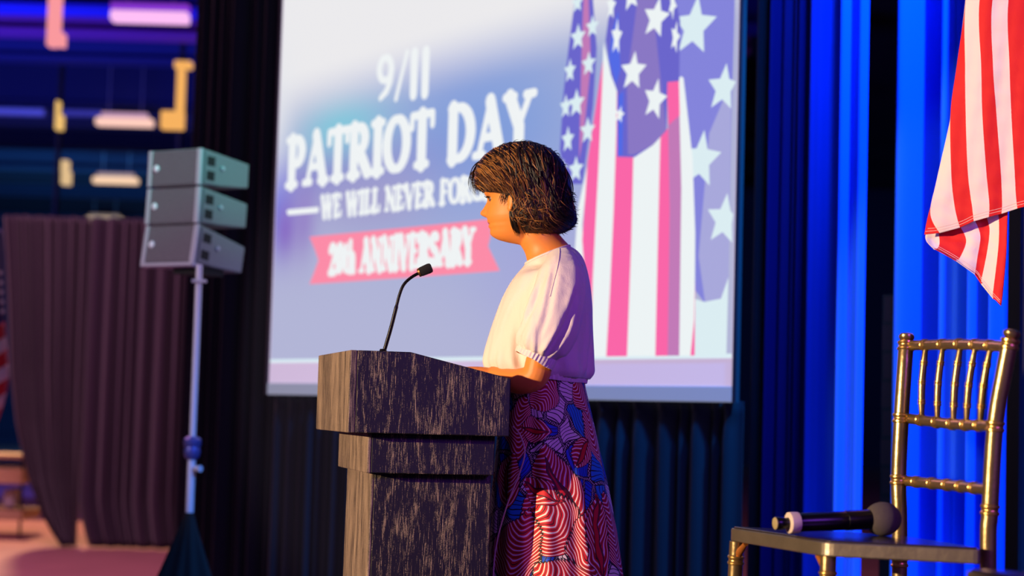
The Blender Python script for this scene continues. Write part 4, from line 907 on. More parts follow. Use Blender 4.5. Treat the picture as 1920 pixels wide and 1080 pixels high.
# arms
def limb(pts, radii, seg=20, n=6):
    c = cr([W(*p) for p in pts], n); r = np.interp(np.linspace(0, len(pts)-1, len(c)), range(len(pts)), radii); bm_.tube(c, list(r), seg)
limb([(1060, 505, -0.13), (1048, 560, -0.175), (1028, 630, -0.190), (1010, 680, -0.192), (1001, 708, -0.188), (975, 717, -0.165), (947, 712, -0.125), (922, 703, -0.085)], [.045, .044, .040, .036, .036, .034, .028, .022])
limb([(1060, 505, 0.13), (1040, 560, 0.175), (1010, 630, 0.190), (990, 668, 0.192), (978, 690, 0.188), (955, 694, 0.165), (932, 697, 0.13), (915, 699, 0.10)], [.045, .044, .040, .036, .035, .032, .027, .022])
def hand(wx, wy, wl, dirv, side, droop):
    """wrist pixel + lateral, hand direction (metres, world), side = +1 thumb towards far side"""
    w0 = W(wx, wy, wl); d = Vector(dirv).normalized(); up = Vector((0, 0, 1)); lt = d.cross(up).normalized()*side; nrm = lt.cross(d).normalized()
    if nrm.z < 0: nrm = -nrm
    V = []; L_ = 0.088
    for i in range(9):
        t = i/8; c = w0 + d*(t*L_) + nrm*(0.004*math.sin(t*3)); hw = 0.026+0.016*min(1, t*1.6); th = 0.015-0.003*t
        for k in range(20):
            a = 2*math.pi*k/20; V.append(c + lt*(hw*se(math.cos(a), .8)) + nrm*(th*se(math.sin(a), .8)))
    bm_.add(V, grid_faces(9, 20))
    for j, (off, ln, r) in enumerate(((-0.030, 0.060, .0078), (-0.010, 0.074, .0085), (0.011, 0.079, .0088), (0.031, 0.070, .0086))):
        p0 = w0 + d*(L_-0.012) + lt*off; sp = lt*(off*0.16)
        p1 = p0 + d*(ln*0.5)+sp - nrm*0.004; p2 = p1 + (d - nrm*droop*0.6).normalized()*(ln*0.33)+sp*0.4; p3 = p2 + (d - nrm*droop).normalized()*(ln*0.28)
        c = cr([p0, p1, p2, p3], 4); bm_.tube(c, list(np.linspace(r*1.1, r*0.82, len(c))), 12)
    p0 = w0 + d*0.022 + lt*0.024; c = cr([p0, p0+lt*0.024+d*0.024-nrm*0.006, p0+lt*0.034+d*0.052-nrm*0.010, p0+lt*0.036+d*0.074-nrm*0.014], 4)
    bm_.tube(c, list(np.linspace(.0125, .0085, len(c))), 12)
hand(923, 702, -0.085, (-0.93, 0.25, 0.02), 1, 0.35)
hand(918, 699, 0.10, (-0.95, -0.25, -0.10), -1, 0.15)
# legs and feet
for sx, lt_ in ((1020, -0.07), (1035, 0.07)):
    top = W(sx, 790, lt_); x = top.x; c = cr([top, Vector((x-0.01, top.y, 1.05)), Vector((x-0.01, top.y, 0.95)), Vector((x+0.02, top.y, 0.82)), Vector((x+0.015, top.y, 0.60)), Vector((x+0.01, top.y, 0.56))], 6)
    bm_.tube(c, list(np.interp(np.linspace(0, 1, len(c)), [0, .35, .5, .65, .9, 1], [.065, .058, .054, .056, .036, .035])), 24)
    f = cr([Vector((x+0.03, top.y, 0.545)), Vector((x-0.03, top.y, 0.545)), Vector((x-0.10, top.y, 0.535)), Vector((x-0.17, top.y, 0.525))], 5); bm_.tube(f, list(np.linspace(.034, .022, len(f))), 18)
m_skin = mat('skin', (0.88, 0.54, 0.24), 0.48, noise=0.06, nscale=30, spec=0.35, sss=0.12)
m_lip = mat('lips', (0.55, 0.10, 0.13), 0.35)
body = bm_.build('body', m_skin, None, False)
rmod = body.modifiers.new('r', 'REMESH'); rmod.mode = 'VOXEL'; rmod.voxel_size = 0.0026; rmod.use_smooth_shade = True
smod = body.modifiers.new('s', 'SMOOTH'); smod.factor = 0.5; smod.iterations = 4
def bake(o):
    dg = bpy.context.evaluated_depsgraph_get(); dg.update(); me = bpy.data.meshes.new_from_object(o.evaluated_get(dg)); old = o.data
    o.modifiers.clear(); o.data = me; bpy.data.meshes.remove(old); me.polygons.foreach_set('use_smooth', np.ones(len(me.polygons), dtype=bool)); return o
bake(body)
if len(body.data.materials) == 0: body.data.materials.append(m_skin)
body.data.materials.append(m_lip)
co = np.empty(len(body.data.polygons)*3); body.data.polygons.foreach_get('center', co); co = co.reshape(-1, 3)
lipc = H(913, 419, 0.0); dd = co-np.array(lipc); fa = dd@np.array(hf); na = dd@np.array(hn); za_ = dd[:, 2]
up_ = ((za_ > -0.0005) & (za_ < 0.0058*(1-(na/0.024)**2)+0.0006) & (abs(na) < .024))
lo_ = ((za_ <= -0.0005) & (za_ > -0.0085*(1-(na/0.021)**2)) & (abs(na) < .021))
sel = (up_ | lo_) & (fa > -0.022) & (fa < 0.03)
body.data.polygons.foreach_set('material_index', sel.astype(np.int32)); body.data.update()
link_body(body)
# eyes, brows
m_eye = mat('shaded_eye_white', (0.42, 0.32, 0.27), 0.4); m_iris = mat('iris_brown', (0.12, 0.06, 0.04), 0.15); m_lash = mat('dark_lash', (0.05, 0.03, 0.03), 0.6)  # eye white darkened, shade of the socket put into its colour
for s in (1, -1):
    c = H(927.5, 373, s*0.030); b = MB(); M = Matrix.Translation(c) @ hf.to_track_quat('Z', 'Y').to_matrix().to_4x4()
    b.lathe([(0.0118*math.sin(a), -0.0118*math.cos(a)) for a in np.linspace(0.1, 2.72, 14)], 20, M); link_body(b.build('eye', m_eye, None, True))
    b = MB(); b.lathe([(0.0118*math.sin(a)+0.0001, 0.0120*math.cos(a)) for a in np.linspace(0.5, 0.03, 6)], 16, M); link_body(b.build('iris', m_iris, None, True))
    b = MB(); pts_ = [H(915+q*q*3+(3 if q > 0 else 1), 369.0+q*q*2.5, s*(0.030+q*0.013)) for q in np.linspace(-1, 1, 9)]
    b.tube(pts_, [0.0006, .0012, .0015, .0017, .0018, .0018, .0018, .0015, .0008], 6)
    for q in np.linspace(-0.7, 1, 7):
        p = H(915.5+q*q*3+(2 if q > 0 else 1), 369.3+q*q*2.5, s*(0.030+q*0.013)); b.tube([p, p+hf*0.005+hn*(s*q*0.002)-Vector((0, 0, 0.001)), p+hf*0.009+hn*(s*q*0.004)+Vector((0, 0, 0.002))], [0.0006, 0.0005, 0.0002], 4)
    link_body(b.build('eyelash', m_lash, None, True))
    b = MB(); pts_ = [H(906.5+max(0, q)*8, 360-2*(1-q*q), s*(0.030+q*0.019)) for q in np.linspace(-1, 1, 9)]; b.tube(pts_, [0.001, .0022, .0026, .0027, .0025, .0022, .0018, .0014, .0006], 6); link_body(b.build('eyebrow', m_lash, None, True))
# ---------------------------------------------------------------- hair
hy = [266, 270, 280, 292, 305, 320, 338, 355, 370, 385, 400, 412, 422, 430, 436, 440]
hl = [965, 945, 922, 906, 897, 890, 888, 893, 900, 905, 905, 905, 905, 905, 905, 905]
hr = [995, 1012, 1032, 1046, 1056, 1062, 1067, 1070, 1073, 1076, 1080, 1082, 1079, 1070, 1058, 1046]
hw_ = [.020, .044, .066, .080, .088, .092, .094, .095, .095, .096, .097, .096, .090, .082, .070, .055]
hcx = [980, 980, 980, 982, 985, 988, 990, 990, 990, 992, 996, 1000, 1005, 1008, 1012, 1015]
xfk_y = [266, 345, 352, 358, 363, 367, 370, 380, 395, 402, 412, 440]
xfk_x = [800, 885, 893, 903, 925, 948, 962, 982, 984, 978, 984, 996]
def hair_lat(x, y):
    l, r, w_, c = np.interp(y, hy, hl), np.interp(y, hy, hr), np.interp(y, hy, hw_), np.interp(y, hy, hcx)
    u = (x-c)/((r-c) if x > c else (c-l)); u = max(-0.999, min(0.999, u)); return w_*(1-abs(u)**2.3)**(1/2.3)
hb_ = MB(); V = []; seg = 72; rows_ = np.linspace(266.5, 440, 60)
for y in rows_:
    l, r, w_, c = np.interp(y, hy, hl), np.interp(y, hy, hr), np.interp(y, hy, hw_), np.interp(y, hy, hcx); xf = np.interp(y, xfk_y, xfk_x)
    for k in range(seg):
        a = 2*math.pi*k/seg; cc, ss = math.cos(a), math.sin(a); R_x = (c-l) if cc > 0 else (r-c)
        x = c - R_x*se(cc, 2/2.3); n = w_*0.95*se(ss, 2/2.3); x = max(x, xf + 2*math.sin(y*0.9+n*200))
        x += 1.2*math.sin(a*17+y*0.11); n *= 1+0.02*math.sin(y*0.16+a*11); V.append(H(x, y, n))
hb_.add(V, grid_faces(len(rows_), seg), 0)
r = np.random.default_rng(11)
def strand(x, y, side, dirf, n, step, wid, lift0, lift1, m, curl=0.0, wander=0.15, stop=6):
    pts_ = []; ph = r.uniform(0, 6.28); l0 = r.uniform(-0.003, 0.004)
    for i in range(n):
        if side > 0.5 and ((x-969)/6.5)**2+((y-386)/14)**2 < 1 and stop: break
        if stop and i > 3 and (y > 441 or x > np.interp(y, hy, hr)+stop or (y > 366 and x < np.interp(y, xfk_y, xfk_x)-5)): break
        t = i/(n-1); lat = hair_lat(x, y)
        yy = y; ex = 0
        p = H(x, yy, side*(lat + lift0+(lift1-lift0)*t + l0 + curl*math.sin(ph+t*7)*0.5)); pts_.append(p)
        dx, dy = dirf(x, y, t); a = math.atan2(dy, dx)+wander*math.sin(ph+t*5); x += step*math.cos(a); y += step*math.sin(a)
    if len(pts_) < 3: return
    c = cr(pts_, 2); k = len(c); rad = [wid*(0.35+0.65*math.sin(math.pi*min(1, 0.15+0.9*j/(k-1))))*(1-0.75*(j/(k-1))**3) for j in range(k)]
    hb_.tube(c, rad, 5, m, cap=False)
def d_back(x, y, t):        # sweep from the crown back over the ear
    g = max(0, min(1, (x-930)/60)); a = math.radians(28+50*t*g+12*t); return math.cos(a), math.sin(a)
def d_down(x, y, t):        # fall down the back of the head, flicking out at the ends
    base = math.radians(62 + 0.0*t) if x < 1040 else math.radians(80)
    if y > 395: base = math.radians(62-38*min(1, (y-395)/35))
    return math.cos(base), math.sin(base)
def d_bang(x, y, t):
    a = math.radians(152-85*t-30*t*t); return math.cos(a), math.sin(a)
def pick(p): return int(r.choice([0, 1, 2], p=p))
for i in range(520):
    s = 1 if i % 3 else -1; x, y = r.uniform(893, 985), r.uniform(272, 338)
    if y < np.interp(x, [890, 930, 985], [305, 276, 266])-0: continue
    strand(x, y, s, d_back, 14, r.uniform(4.5, 6.5), r.uniform(.0009, .0020), 0, 0.004, pick([.45, .3, .25]), 0.003)
for i in range(820):
    s = 1 if i % 3 else -1; x = r.uniform(945, 1062); y = r.uniform(268, 375)
    if y < np.interp(x, [940, 1000, 1040, 1065], [270, 267, 284, 318]): continue
    if x < 975 and y > 340: continue
    strand(x, y, s, d_down, 17, r.uniform(5.0, 8.0), r.uniform(.0010, .0022), 0, 0.008, pick([.6, .25, .15]) if x < 1030 else pick([.85, .12, .03]), 0.005, 0.3)
for i in range(330):        # curls behind the ear
    s = 1 if i % 4 else -1; x, y = r.uniform(972, 1050), r.uniform(362, 415)
    a0 = r.uniform(-60, 150)
    strand(x, y, s, lambda X, Y, t, a0=a0: (math.cos(math.radians(a0*(1-t)+50*t+40*math.sin(t*5))), math.sin(math.radians(a0*(1-t)+50*t+40*math.sin(t*5)))), 12, r.uniform(3.0, 5.5), r.uniform(.0008, .0018), 0.001, 0.012, pick([.4, .3, .3]), 0.006, 0.5)
for i in range(120):        # fringe
    s = 1 if i % 2 else -1; x, y = r.uniform(900, 935), r.uniform(292, 325)
    strand(x, y, s*r.uniform(0, 1), d_bang, 14, r.uniform(3.8, 6.0), r.uniform(.0006, .0012), 0, 0.002, pick([.75, .2, .05]), 0.002)
for i in range(260):        # front sweep above the brow
    s = 1 if i % 3 else -1; x, y = r.uniform(889, 925), r.uniform(318, 352)
    strand(x, y, s, lambda X, Y, t: (math.cos(math.radians(20+45*t)), math.sin(math.radians(20+45*t))), 12, r.uniform(3.2, 5.0), r.uniform(.0008, .0016), 0.001, 0.003, pick([.35, .35, .3]), 0.003, 0.2)
for i in range(110):        # loose ends along crown, back and nape
    x = r.uniform(930, 1060); y = np.interp(x, [930, 960, 1000, 1040, 1060], [276, 268, 267, 286, 310]); a0 = r.uniform(-75, 0) if x < 990 else r.uniform(-40, 40)
    strand(x, y+2, r.uniform(-1, 1), lambda X, Y, t, a0=a0: (math.cos(math.radians(a0+100*t)), math.sin(math.radians(a0+100*t))), 8, r.uniform(1.6, 3.2), r.uniform(.0005, .001), 0.0, 0.006, 0, 0.004)
for i in range(150):
    x, y = r.uniform(1058, 1076), r.uniform(355, 428); a0 = r.uniform(35, 85)
    strand(x, y, r.uniform(-0.9, 0.9), lambda X, Y, t, a0=a0: (math.cos(math.radians(a0-95*t*t)), math.sin(math.radians(a0-95*t*t))), 8, r.uniform(1.6, 3.2), r.uniform(.0007, .0015), 0.0, 0.010, 0, 0.006, 0.3, 12)
for i in range(160):        # nape ends
    x, y = r.uniform(985, 1062), r.uniform(418, 433); a0 = r.uniform(20, 90)
    strand(x, y, (1 if i % 3 else -1)*r.uniform(0.6, 1), lambda X, Y, t, a0=a0: (math.cos(math.radians(a0-30*t)), math.sin(math.radians(a0-30*t))), 7, r.uniform(1.6, 3.4), r.uniform(.0009, .0017), 0.0, 0.006, pick([.7, .2, .1]), 0.004, 0.4, 0)
for i in range(34):         # lock in front of the neck
    q = r.uniform(-5, 5); strand(973+q, 402+r.uniform(-6, 6), 1, lambda X, Y, t: (math.cos(math.radians(95-25*t+30*(t-0.5))), 1.0), 10, 4.4+r.uniform(-.4, .3), 0.0022, -0.010, -0.006, 0, 0.002, 0.05, 0)
for i in range(40):         # wisps at the temple
    x, y = r.uniform(950, 972), r.uniform(358, 372); strand(x, y, 1, lambda X, Y, t: (math.cos(math.radians(100+25*t)), math.sin(math.radians(100))), 8, r.uniform(2, 4), 0.0007, -0.012, -0.016, pick([.6, .3, .1]), 0.002, 0.2, 0)
for i in range(90):         # thicker wavy locks that break up the outline
    s = 1 if i % 3 else -1; x = r.uniform(900, 1060); y = r.uniform(276, 400)
    if y < np.interp(x, [890, 930, 985, 1040, 1065], [312, 284, 274, 292, 325]) or (x < 960 and y > 335) or (x < 985 and y > 350): continue
    strand(x, y, s, d_back if x < 970 else d_down, 12, r.uniform(4, 7), r.uniform(.0026, .0042), 0.001, 0.008, pick([.6, .3, .1]), 0.010, 0.45)
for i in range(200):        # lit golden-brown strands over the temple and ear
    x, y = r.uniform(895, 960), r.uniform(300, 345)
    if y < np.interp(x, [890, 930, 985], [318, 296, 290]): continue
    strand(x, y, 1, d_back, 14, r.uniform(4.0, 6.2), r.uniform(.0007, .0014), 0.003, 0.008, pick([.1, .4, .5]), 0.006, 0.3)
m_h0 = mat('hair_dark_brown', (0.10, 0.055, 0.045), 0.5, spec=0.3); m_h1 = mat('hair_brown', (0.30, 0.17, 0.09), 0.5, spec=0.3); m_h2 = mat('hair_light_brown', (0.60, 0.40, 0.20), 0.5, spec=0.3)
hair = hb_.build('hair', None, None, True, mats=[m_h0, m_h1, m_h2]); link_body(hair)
# ---------------------------------------------------------------- blouse
SCR = [(k*0.62+0.3*math.sin(k*3), 0.5*math.sin(k*1.7), 0.18+0.12*(k % 3), 0.97, 0.10+0.04*math.sin(k*2.2), 0.13) for k in range(10)]
TCR = [(k*0.55+0.2*math.sin(k*5), 0.6*math.sin(k*2.3), 0.25+0.13*(k % 4), 0.96, 0.035+0.015*math.sin(k*1.3), 0.09) for k in range(11)]
def crease(a, u, lst):
    s = 0
    for a0, da, u0, u1, dep_, wd in lst:
        d = (a-(a0+da*u)+math.pi) % (2*math.pi)-math.pi; env = max(0, min(1, (u-u0)/0.12))*max(0, min(1, (u1-u)/0.12)); s += env*dep_*(-math.exp(-(d/wd)**2)+0.55*math.exp(-((d-1.6*wd)/wd)**2))
    return s
bm_ = MB()
rows = [(986, 494, 1068, 462, .072, 0), (977, 505, 1079, 468, .115, 0), (966, 518, 1090, 480, .160, 0), (955, 534, 1099, 500, .180, 0), (940, 562, 1107, 535, .185, 0), (926, 598, 1111, 575, .178, 0), (914, 636, 1112, 620, .172, 0), (907, 664, 1112, 655, .170, 0), (906, 680, 1112, 682, .170, 0), (912, 693, 1112, 700, .164, 0), (926, 700, 1104, 712, .152, 0)]
rr = interp_rows(rows, 90); V = []; seg = 160
for i, q in enumerate(rr):
    t = i/(len(rr)-1); a, b_ = W(q[0], q[1]), W(q[2], q[3]); c = (a+b_)/2; h = (a-b_)/2; N = h.normalized()
    for k in range(seg):
        th = 2*math.pi*k/seg; e = 0.93
        fold = 1 + t*t*(0.030*math.sin(th*9+1+2*t)+0.018*math.sin(th*21)) + 0.012*math.sin(th*6+t*9)*t + crease(th, t, TCR)
        ez = -0.035*abs(math.sin(th))*max(0, 1-t*4)*0 + 0.02*abs(math.sin(th))**2*math.exp(-((t-0.1)/0.12)**2)
        V.append(c + (h*se(math.cos(th), e) + Vector((0, q[4]*se(math.sin(th), e), 0)))*fold + Vector((0, 0, -ez*1.2 if t > 0.05 else 0)))
bm_.add(V, grid_faces(len(rr), seg))
def sleeve(pts, radii, cuff):
    c = cr([W(*p) for p in pts], 12); n = len(c); rad = np.interp(np.linspace(0, len(pts)-1, n), range(len(pts)), radii); seg = 72
    base = len(bm_.v); V = []; t0 = None; nrm = None
    for i, p in enumerate(c):
        t = (c[min(i+1, n-1)]-c[max(i-1, 0)]).normalized()
        if nrm is None: nrm = t.cross(Vector((0, 1, 0))).normalized()
        nrm = (nrm-t*nrm.dot(t)).normalized(); bn = t.cross(nrm); u = i/(n-1)
        for k in range(seg):
            a = 2*math.pi*k/seg; g = max(0, (u-0.55)/0.45)
            f = 1+0.085*g*math.sin(a*15+2)*(1 if u < 0.97 else 0.5)+0.03*math.sin(a*7+u*5)*math.sin(math.pi*u) + 0.03*math.sin(a*3+u*11)*u + crease(a, u, SCR)
            V.append(p+(nrm*math.cos(a)+bn*math.sin(a))*rad[i]*f)
    bm_.add(V, grid_faces(n, seg))
sleeve([(1052, 492, -0.120), (1050, 530, -0.172), (1041, 575, -0.197), (1028, 620, -0.205), (1012, 652, -0.204), (1006, 668, -0.202)], [.040, .064, .072, .076, .070, .050], 1)
sleeve([(1052, 492, 0.120), (1045, 530, 0.172), (1030, 575, 0.197), (1010, 620, 0.205), (993, 650, 0.204), (988, 662, 0.202)], [.040, .064, .072, .074, .068, .048], 1)
def linen_mat():
    m = bpy.data.materials.new('cream_crinkle_cotton'); m.use_nodes = True; nt = m.node_tree; b = nt.nodes['Principled BSDF']
    b.inputs['Base Color'].default_value = lin((0.90, 0.84, 0.80)); b.inputs['Roughness'].default_value = 0.85; b.inputs['Sheen Weight'].default_value = 0.2
    tc = nt.nodes.new('ShaderNodeTexCoord'); mp = nt.nodes.new('ShaderNodeMapping'); mp.inputs['Scale'].default_value = (1, 1, 0.35); mp.inputs['Rotation'].default_value = (0, 0.25, 0); nt.links.new(tc.outputs['Object'], mp.inputs[0])
    n = nt.nodes.new('ShaderNodeTexNoise'); n.inputs['Scale'].default_value = 42; n.inputs['Detail'].default_value = 3; n.inputs['Distortion'].default_value = 0.4; nt.links.new(mp.outputs[0], n.inputs['Vector'])
    n2 = nt.nodes.new('ShaderNodeTexNoise'); n2.inputs['Scale'].default_value = 420; nt.links.new(tc.outputs['Object'], n2.inputs['Vector'])
    n3 = nt.nodes.new('ShaderNodeTexNoise'); n3.inputs['Scale'].default_value = 11; n3.inputs['Detail'].default_value = 2; n3.inputs['Distortion'].default_value = 0.8; nt.links.new(mp.outputs[0], n3.inputs['Vector'])
    b1 = nt.nodes.new('ShaderNodeBump'); b1.inputs['Strength'].default_value = 0.35; b1.inputs['Distance'].default_value = 0.004; nt.links.new(n.outputs['Fac'], b1.inputs['Height'])
    b3 = nt.nodes.new('ShaderNodeBump'); b3.inputs['Strength'].default_value = 0.6; b3.inputs['Distance'].default_value = 0.02; nt.links.new(n3.outputs['Fac'], b3.inputs['Height']); nt.links.new(b3.outputs[0], b1.inputs['Normal'])
    b2 = nt.nodes.new('ShaderNodeBump'); b2.inputs['Strength'].default_value = 0.35; b2.inputs['Distance'].default_value = 0.0015; nt.links.new(n2.outputs['Fac'], b2.inputs['Height']); nt.links.new(b1.outputs[0], b2.inputs['Normal']); nt.links.new(b2.outputs[0], b.inputs['Normal'])
    return m
m_lin = linen_mat()
bl = bm_.build('blouse', m_lin, None, True)
rm = bl.modifiers.new('r', 'REMESH'); rm.mode = 'VOXEL'; rm.voxel_size = 0.004; rm.use_smooth_shade = True
sm = bl.modifiers.new('s', 'SMOOTH'); sm.factor = 0.5; sm.iterations = 3
bake(bl)
if len(bl.data.materials) == 0: bl.data.materials.append(m_lin)
link_body(bl)
def ringband(c, ax, rx, ry, h, th, name, m, gather=34, amp=0.03, parent=None):
    """soft gathered band around axis ax"""
    q = ax.normalized().to_track_quat('Z', 'X').to_matrix().to_4x4(); M = Matrix.Translation(c) @ q; V = []; seg = 240; prof = [(0, -h/2), (1, -h/2), (1.25, -h*0.3), (1.35, 0), (1.25, h*0.3), (1, h/2), (0, h/2), (-0.3, 0)]
    for pr_, z in prof:
        for k in range(seg):
            a = 2*math.pi*k/seg; g = 1+amp*math.sin(a*gather)*(0.6+0.4*math.sin(a*7)); V.append(M @ Vector(((rx+pr_*th)*g*math.cos(a), (ry+pr_*th)*g*math.sin(a), z+0.001*math.sin(a*5))))
    n = len(prof); F = [(i*seg+k, i*seg+(k+1) % seg, ((i+1) % n)*seg+(k+1) % seg, ((i+1) % n)*seg+k) for i in range(n) for k in range(seg)]
    b = MB(); b.add(V, F); o = b.build(name, m, None, True); return link_body(o, person)
c0_ = W(1003, 672, -0.202); ax = W(1003, 672, -0.2)-W(1015, 650, -0.2)
ringband(c0_, ax, 0.050, 0.048, 0.027, 0.0035, 'sleeve_cuff', m_lin)
c0_ = W(985, 666, 0.202); ringband(c0_, W(985, 666, .2)-W(995, 644, .2), 0.048, 0.046, 0.027, 0.0035, 'sleeve_cuff', m_lin)
# neckline band
V = []; seg = 120; b = MB(); pts_ = []
for k in range(seg+1):
    th = 2*math.pi*k/seg; a, b_ = W(985.5, 495), W(1068, 461.5); c = (a+b_)/2; h = (a-b_)/2; pts_.append(c+h*se(math.cos(th), .93)*1.0+Vector((0, .0725*se(math.sin(th), .93), 0)))
b.tube(pts_, 0.0035, 8, cap=False); link_body(b.build('neckline_band', m_lin, None, True))
# raised shoulder seam
from mathutils.bvhtree import BVHTree
bvh = BVHTree.FromPolygons([v.co+Vector(person.location) for v in bl.data.vertices], [tuple(p.vertices) for p in bl.data.polygons])
pts_ = []
for x, y in [(1049, 466), (1049, 474), (1048, 484), (1046, 496), (1043, 510), (1039, 525), (1035, 540), (1031, 556)]:
    hit = bvh.ray_cast(CAM, ray(x, y).normalized())[0]
    if hit: pts_.append(hit+(CAM-hit).normalized()*0.0005)
b = MB(); b.tube(cr(pts_, 4), 0.0017, 6); link_body(b.build('shoulder_seam', m_lin, None, True))
# ---------------------------------------------------------------- skirt
SYc = [706, 716, 730, 760, 800, 850, 900, 950, 1000, 1080, 1200, 1380, 1400]
SLx = [958, 952, 946, 941, 935, 930, 925, 920, 917, 915, 915, 915, 915]
SRx = [1092, 1095, 1097, 1104, 1113, 1124, 1136, 1146, 1155, 1166, 1185, 1205, 1205]
def skx(y): return np.interp(y, SYc, SLx), np.interp(y, SYc, SRx)
V = []; UVv = []; seg = 360; rows_ = np.linspace(707, 1385, 150)
for y in rows_:
    l, r_ = skx(y); c = (l+r_)/2; R_ = (r_-l)/2; t = (y-707)/(1385-707); d_ = 0.135+0.11*min(1, t*1.3)
    for k in range(seg):
        ph = 2*math.pi*k/seg - math.pi            # 0 faces the camera, + to the right
        amp = 0.022*min(1, t*2.2)+0.004
        pl = amp*(math.cos(ph*11+0.9)+0.5*math.cos(ph*19+2+t*1.5)+0.35*math.sin(ph*7+1))
        x = c + R_*(math.sin(ph))*(1+pl*0.45); n = -d_*math.cos(ph)*(1+pl*1.7)
        V.append(W(x, y, n)); UVv.append((math.degrees(ph)*1.9, y))
F = grid_faces(len(rows_), seg, capa=False, capb=False)
def PH(px, py): l, r_ = skx(py); q = max(-0.97, min(0.97, (px-(l+r_)/2)/((r_-l)/2))); return math.degrees(math.asin(q))*1.9
def print_mat():
    m = bpy.data.materials.new('wax_print_cotton'); m.use_nodes = True; nt = m.node_tree; bs = nt.nodes['Principled BSDF']; bs.inputs['Roughness'].default_value = 0.7
    def N_(tree, op, a, b=None, c=None):
        n = tree.nodes.new('ShaderNodeMath'); n.operation = op
        for i, x in enumerate((a, b, c)):
            if x is None: continue
            if isinstance(x, (int, float)): n.inputs[i].default_value = x
            else: tree.links.new(x, n.inputs[i])
        return n.outputs[0]
    def mixc(tree, f, a, b):
        n = tree.nodes.new('ShaderNodeMix'); n.data_type = 'RGBA'
        if isinstance(f, (int, float)): n.inputs[0].default_value = f
        else: tree.links.new(f, n.inputs[0])
        for i, x in ((6, a), (7, b)):
            if isinstance(x, tuple): n.inputs[i].default_value = x
            else: tree.links.new(x, n.inputs[i])
        return n.outputs[2]
    BLACK, WHITE, CRIM, MAR, BLUE, CYAN = lin((0.05, 0.03, 0.05)), lin((0.93, 0.88, 0.83)), lin((0.80, 0.06, 0.12)), lin((0.36, 0.03, 0.06)), lin((0.06, 0.30, 0.78)), lin((0.08, 0.52, 0.80))
    # ---- motif group
    g = bpy.data.node_groups.new('leaf_motif', 'ShaderNodeTree')
    for nm, tp in (('X', 'NodeSocketFloat'), ('Y', 'NodeSocketFloat'), ('CX', 'NodeSocketFloat'), ('CY', 'NodeSocketFloat'), ('Cos', 'NodeSocketFloat'), ('Sin', 'NodeSocketFloat'), ('L', 'NodeSocketFloat'), ('Wd', 'NodeSocketFloat'), ('Pod', 'NodeSocketFloat'), ('Freq', 'NodeSocketFloat'), ('Base', 'NodeSocketColor')):
        g.interface.new_socket(nm, in_out='INPUT', socket_type=tp)
    g.interface.new_socket('Color', in_out='OUTPUT', socket_type='NodeSocketColor')
    gi = g.nodes.new('NodeGroupInput'); go = g.nodes.new('NodeGroupOutput'); I = gi.outputs; M_ = lambda *a: N_(g, *a)
    dx = M_('SUBTRACT', I['X'], I['CX']); dy = M_('SUBTRACT', I['Y'], I['CY'])
    a_ = M_('DIVIDE', M_('ADD', M_('MULTIPLY', dx, I['Cos']), M_('MULTIPLY', dy, I['Sin'])), I['L'])
    c_ = M_('DIVIDE', M_('SUBTRACT', M_('MULTIPLY', dy, I['Cos']), M_('MULTIPLY', dx, I['Sin'])), I['Wd'])
    c_ = M_('ADD', c_, M_('MULTIPLY', M_('MULTIPLY', a_, a_), 0.35))
    ac = M_('ABSOLUTE', c_); a2 = M_('MULTIPLY', a_, a_)
    # scalloped edge
    ph_ = M_('MULTIPLY', M_('ADD', a_, M_('ADD', M_('MULTIPLY', ac, 0.15), M_('MULTIPLY', M_('MULTIPLY', ac, ac), 0.55))), I['Freq'])
    sc_ = M_('MULTIPLY', M_('ABSOLUTE', M_('SINE', M_('MULTIPLY', ph_, 0.5))), 0.10)
    edge = M_('SUBTRACT', M_('ADD', M_('SUBTRACT', 1.0, a2), sc_), ac)       # >0 inside
    inside = M_('GREATER_THAN', edge, 0.0); rim = M_('LESS_THAN', edge, 0.075)
    st_ = M_('SINE', ph_); white = M_('GREATER_THAN', st_, 0.66); dark = M_('LESS_THAN', st_, -0.93)
    col = mixc(g, white, CRIM, WHITE); col = mixc(g, dark, col, BLACK)
    pod = M_('SUBTRACT', M_('SUBTRACT', 1.0, a2), M_('MULTIPLY', ac, 2.3)); podd = M_('SUBTRACT', M_('SUBTRACT', I['Pod'], a2), M_('MULTIPLY', ac, 3.0))
    col = mixc(g, M_('GREATER_THAN', podd, -0.07), col, BLACK)
    col = mixc(g, M_('GREATER_THAN', podd, 0.0), col, MAR)
    col = mixc(g, M_('GREATER_THAN', podd, 0.28), col, CRIM)
    col = mixc(g, rim, col, BLACK)
    out = mixc(g, inside, I['Base'], col); g.links.new(out, go.inputs['Color'])
    # ---- background blocks
    uv = nt.nodes.new('ShaderNodeUVMap'); sp = nt.nodes.new('ShaderNodeSeparateXYZ'); nw = nt.nodes.new('ShaderNodeTexNoise'); nw.noise_dimensions = '2D'; nw.inputs['Scale'].default_value = 0.018; nw.inputs['Detail'].default_value = 1; nt.links.new(uv.outputs[0], nw.inputs['Vector'])
    vm = nt.nodes.new('ShaderNodeVectorMath'); vm.operation = 'MULTIPLY_ADD'; nt.links.new(nw.outputs['Color'], vm.inputs[0]); vm.inputs[1].default_value = (26, 26, 0); nt.links.new(uv.outputs[0], vm.inputs[2])
    vs_ = nt.nodes.new('ShaderNodeVectorMath'); vs_.operation = 'SUBTRACT'; nt.links.new(vm.outputs[0], vs_.inputs[0]); vs_.inputs[1].default_value = (13, 13, 0)
    nt.links.new(vs_.outputs[0], sp.inputs[0]); X, Y = sp.outputs[0], sp.outputs[1]
    cb = nt.nodes.new('ShaderNodeCombineXYZ'); nt.links.new(N_(nt, 'MULTIPLY', X, 0.022), cb.inputs[0]); nt.links.new(N_(nt, 'MULTIPLY', Y, 0.020), cb.inputs[1])
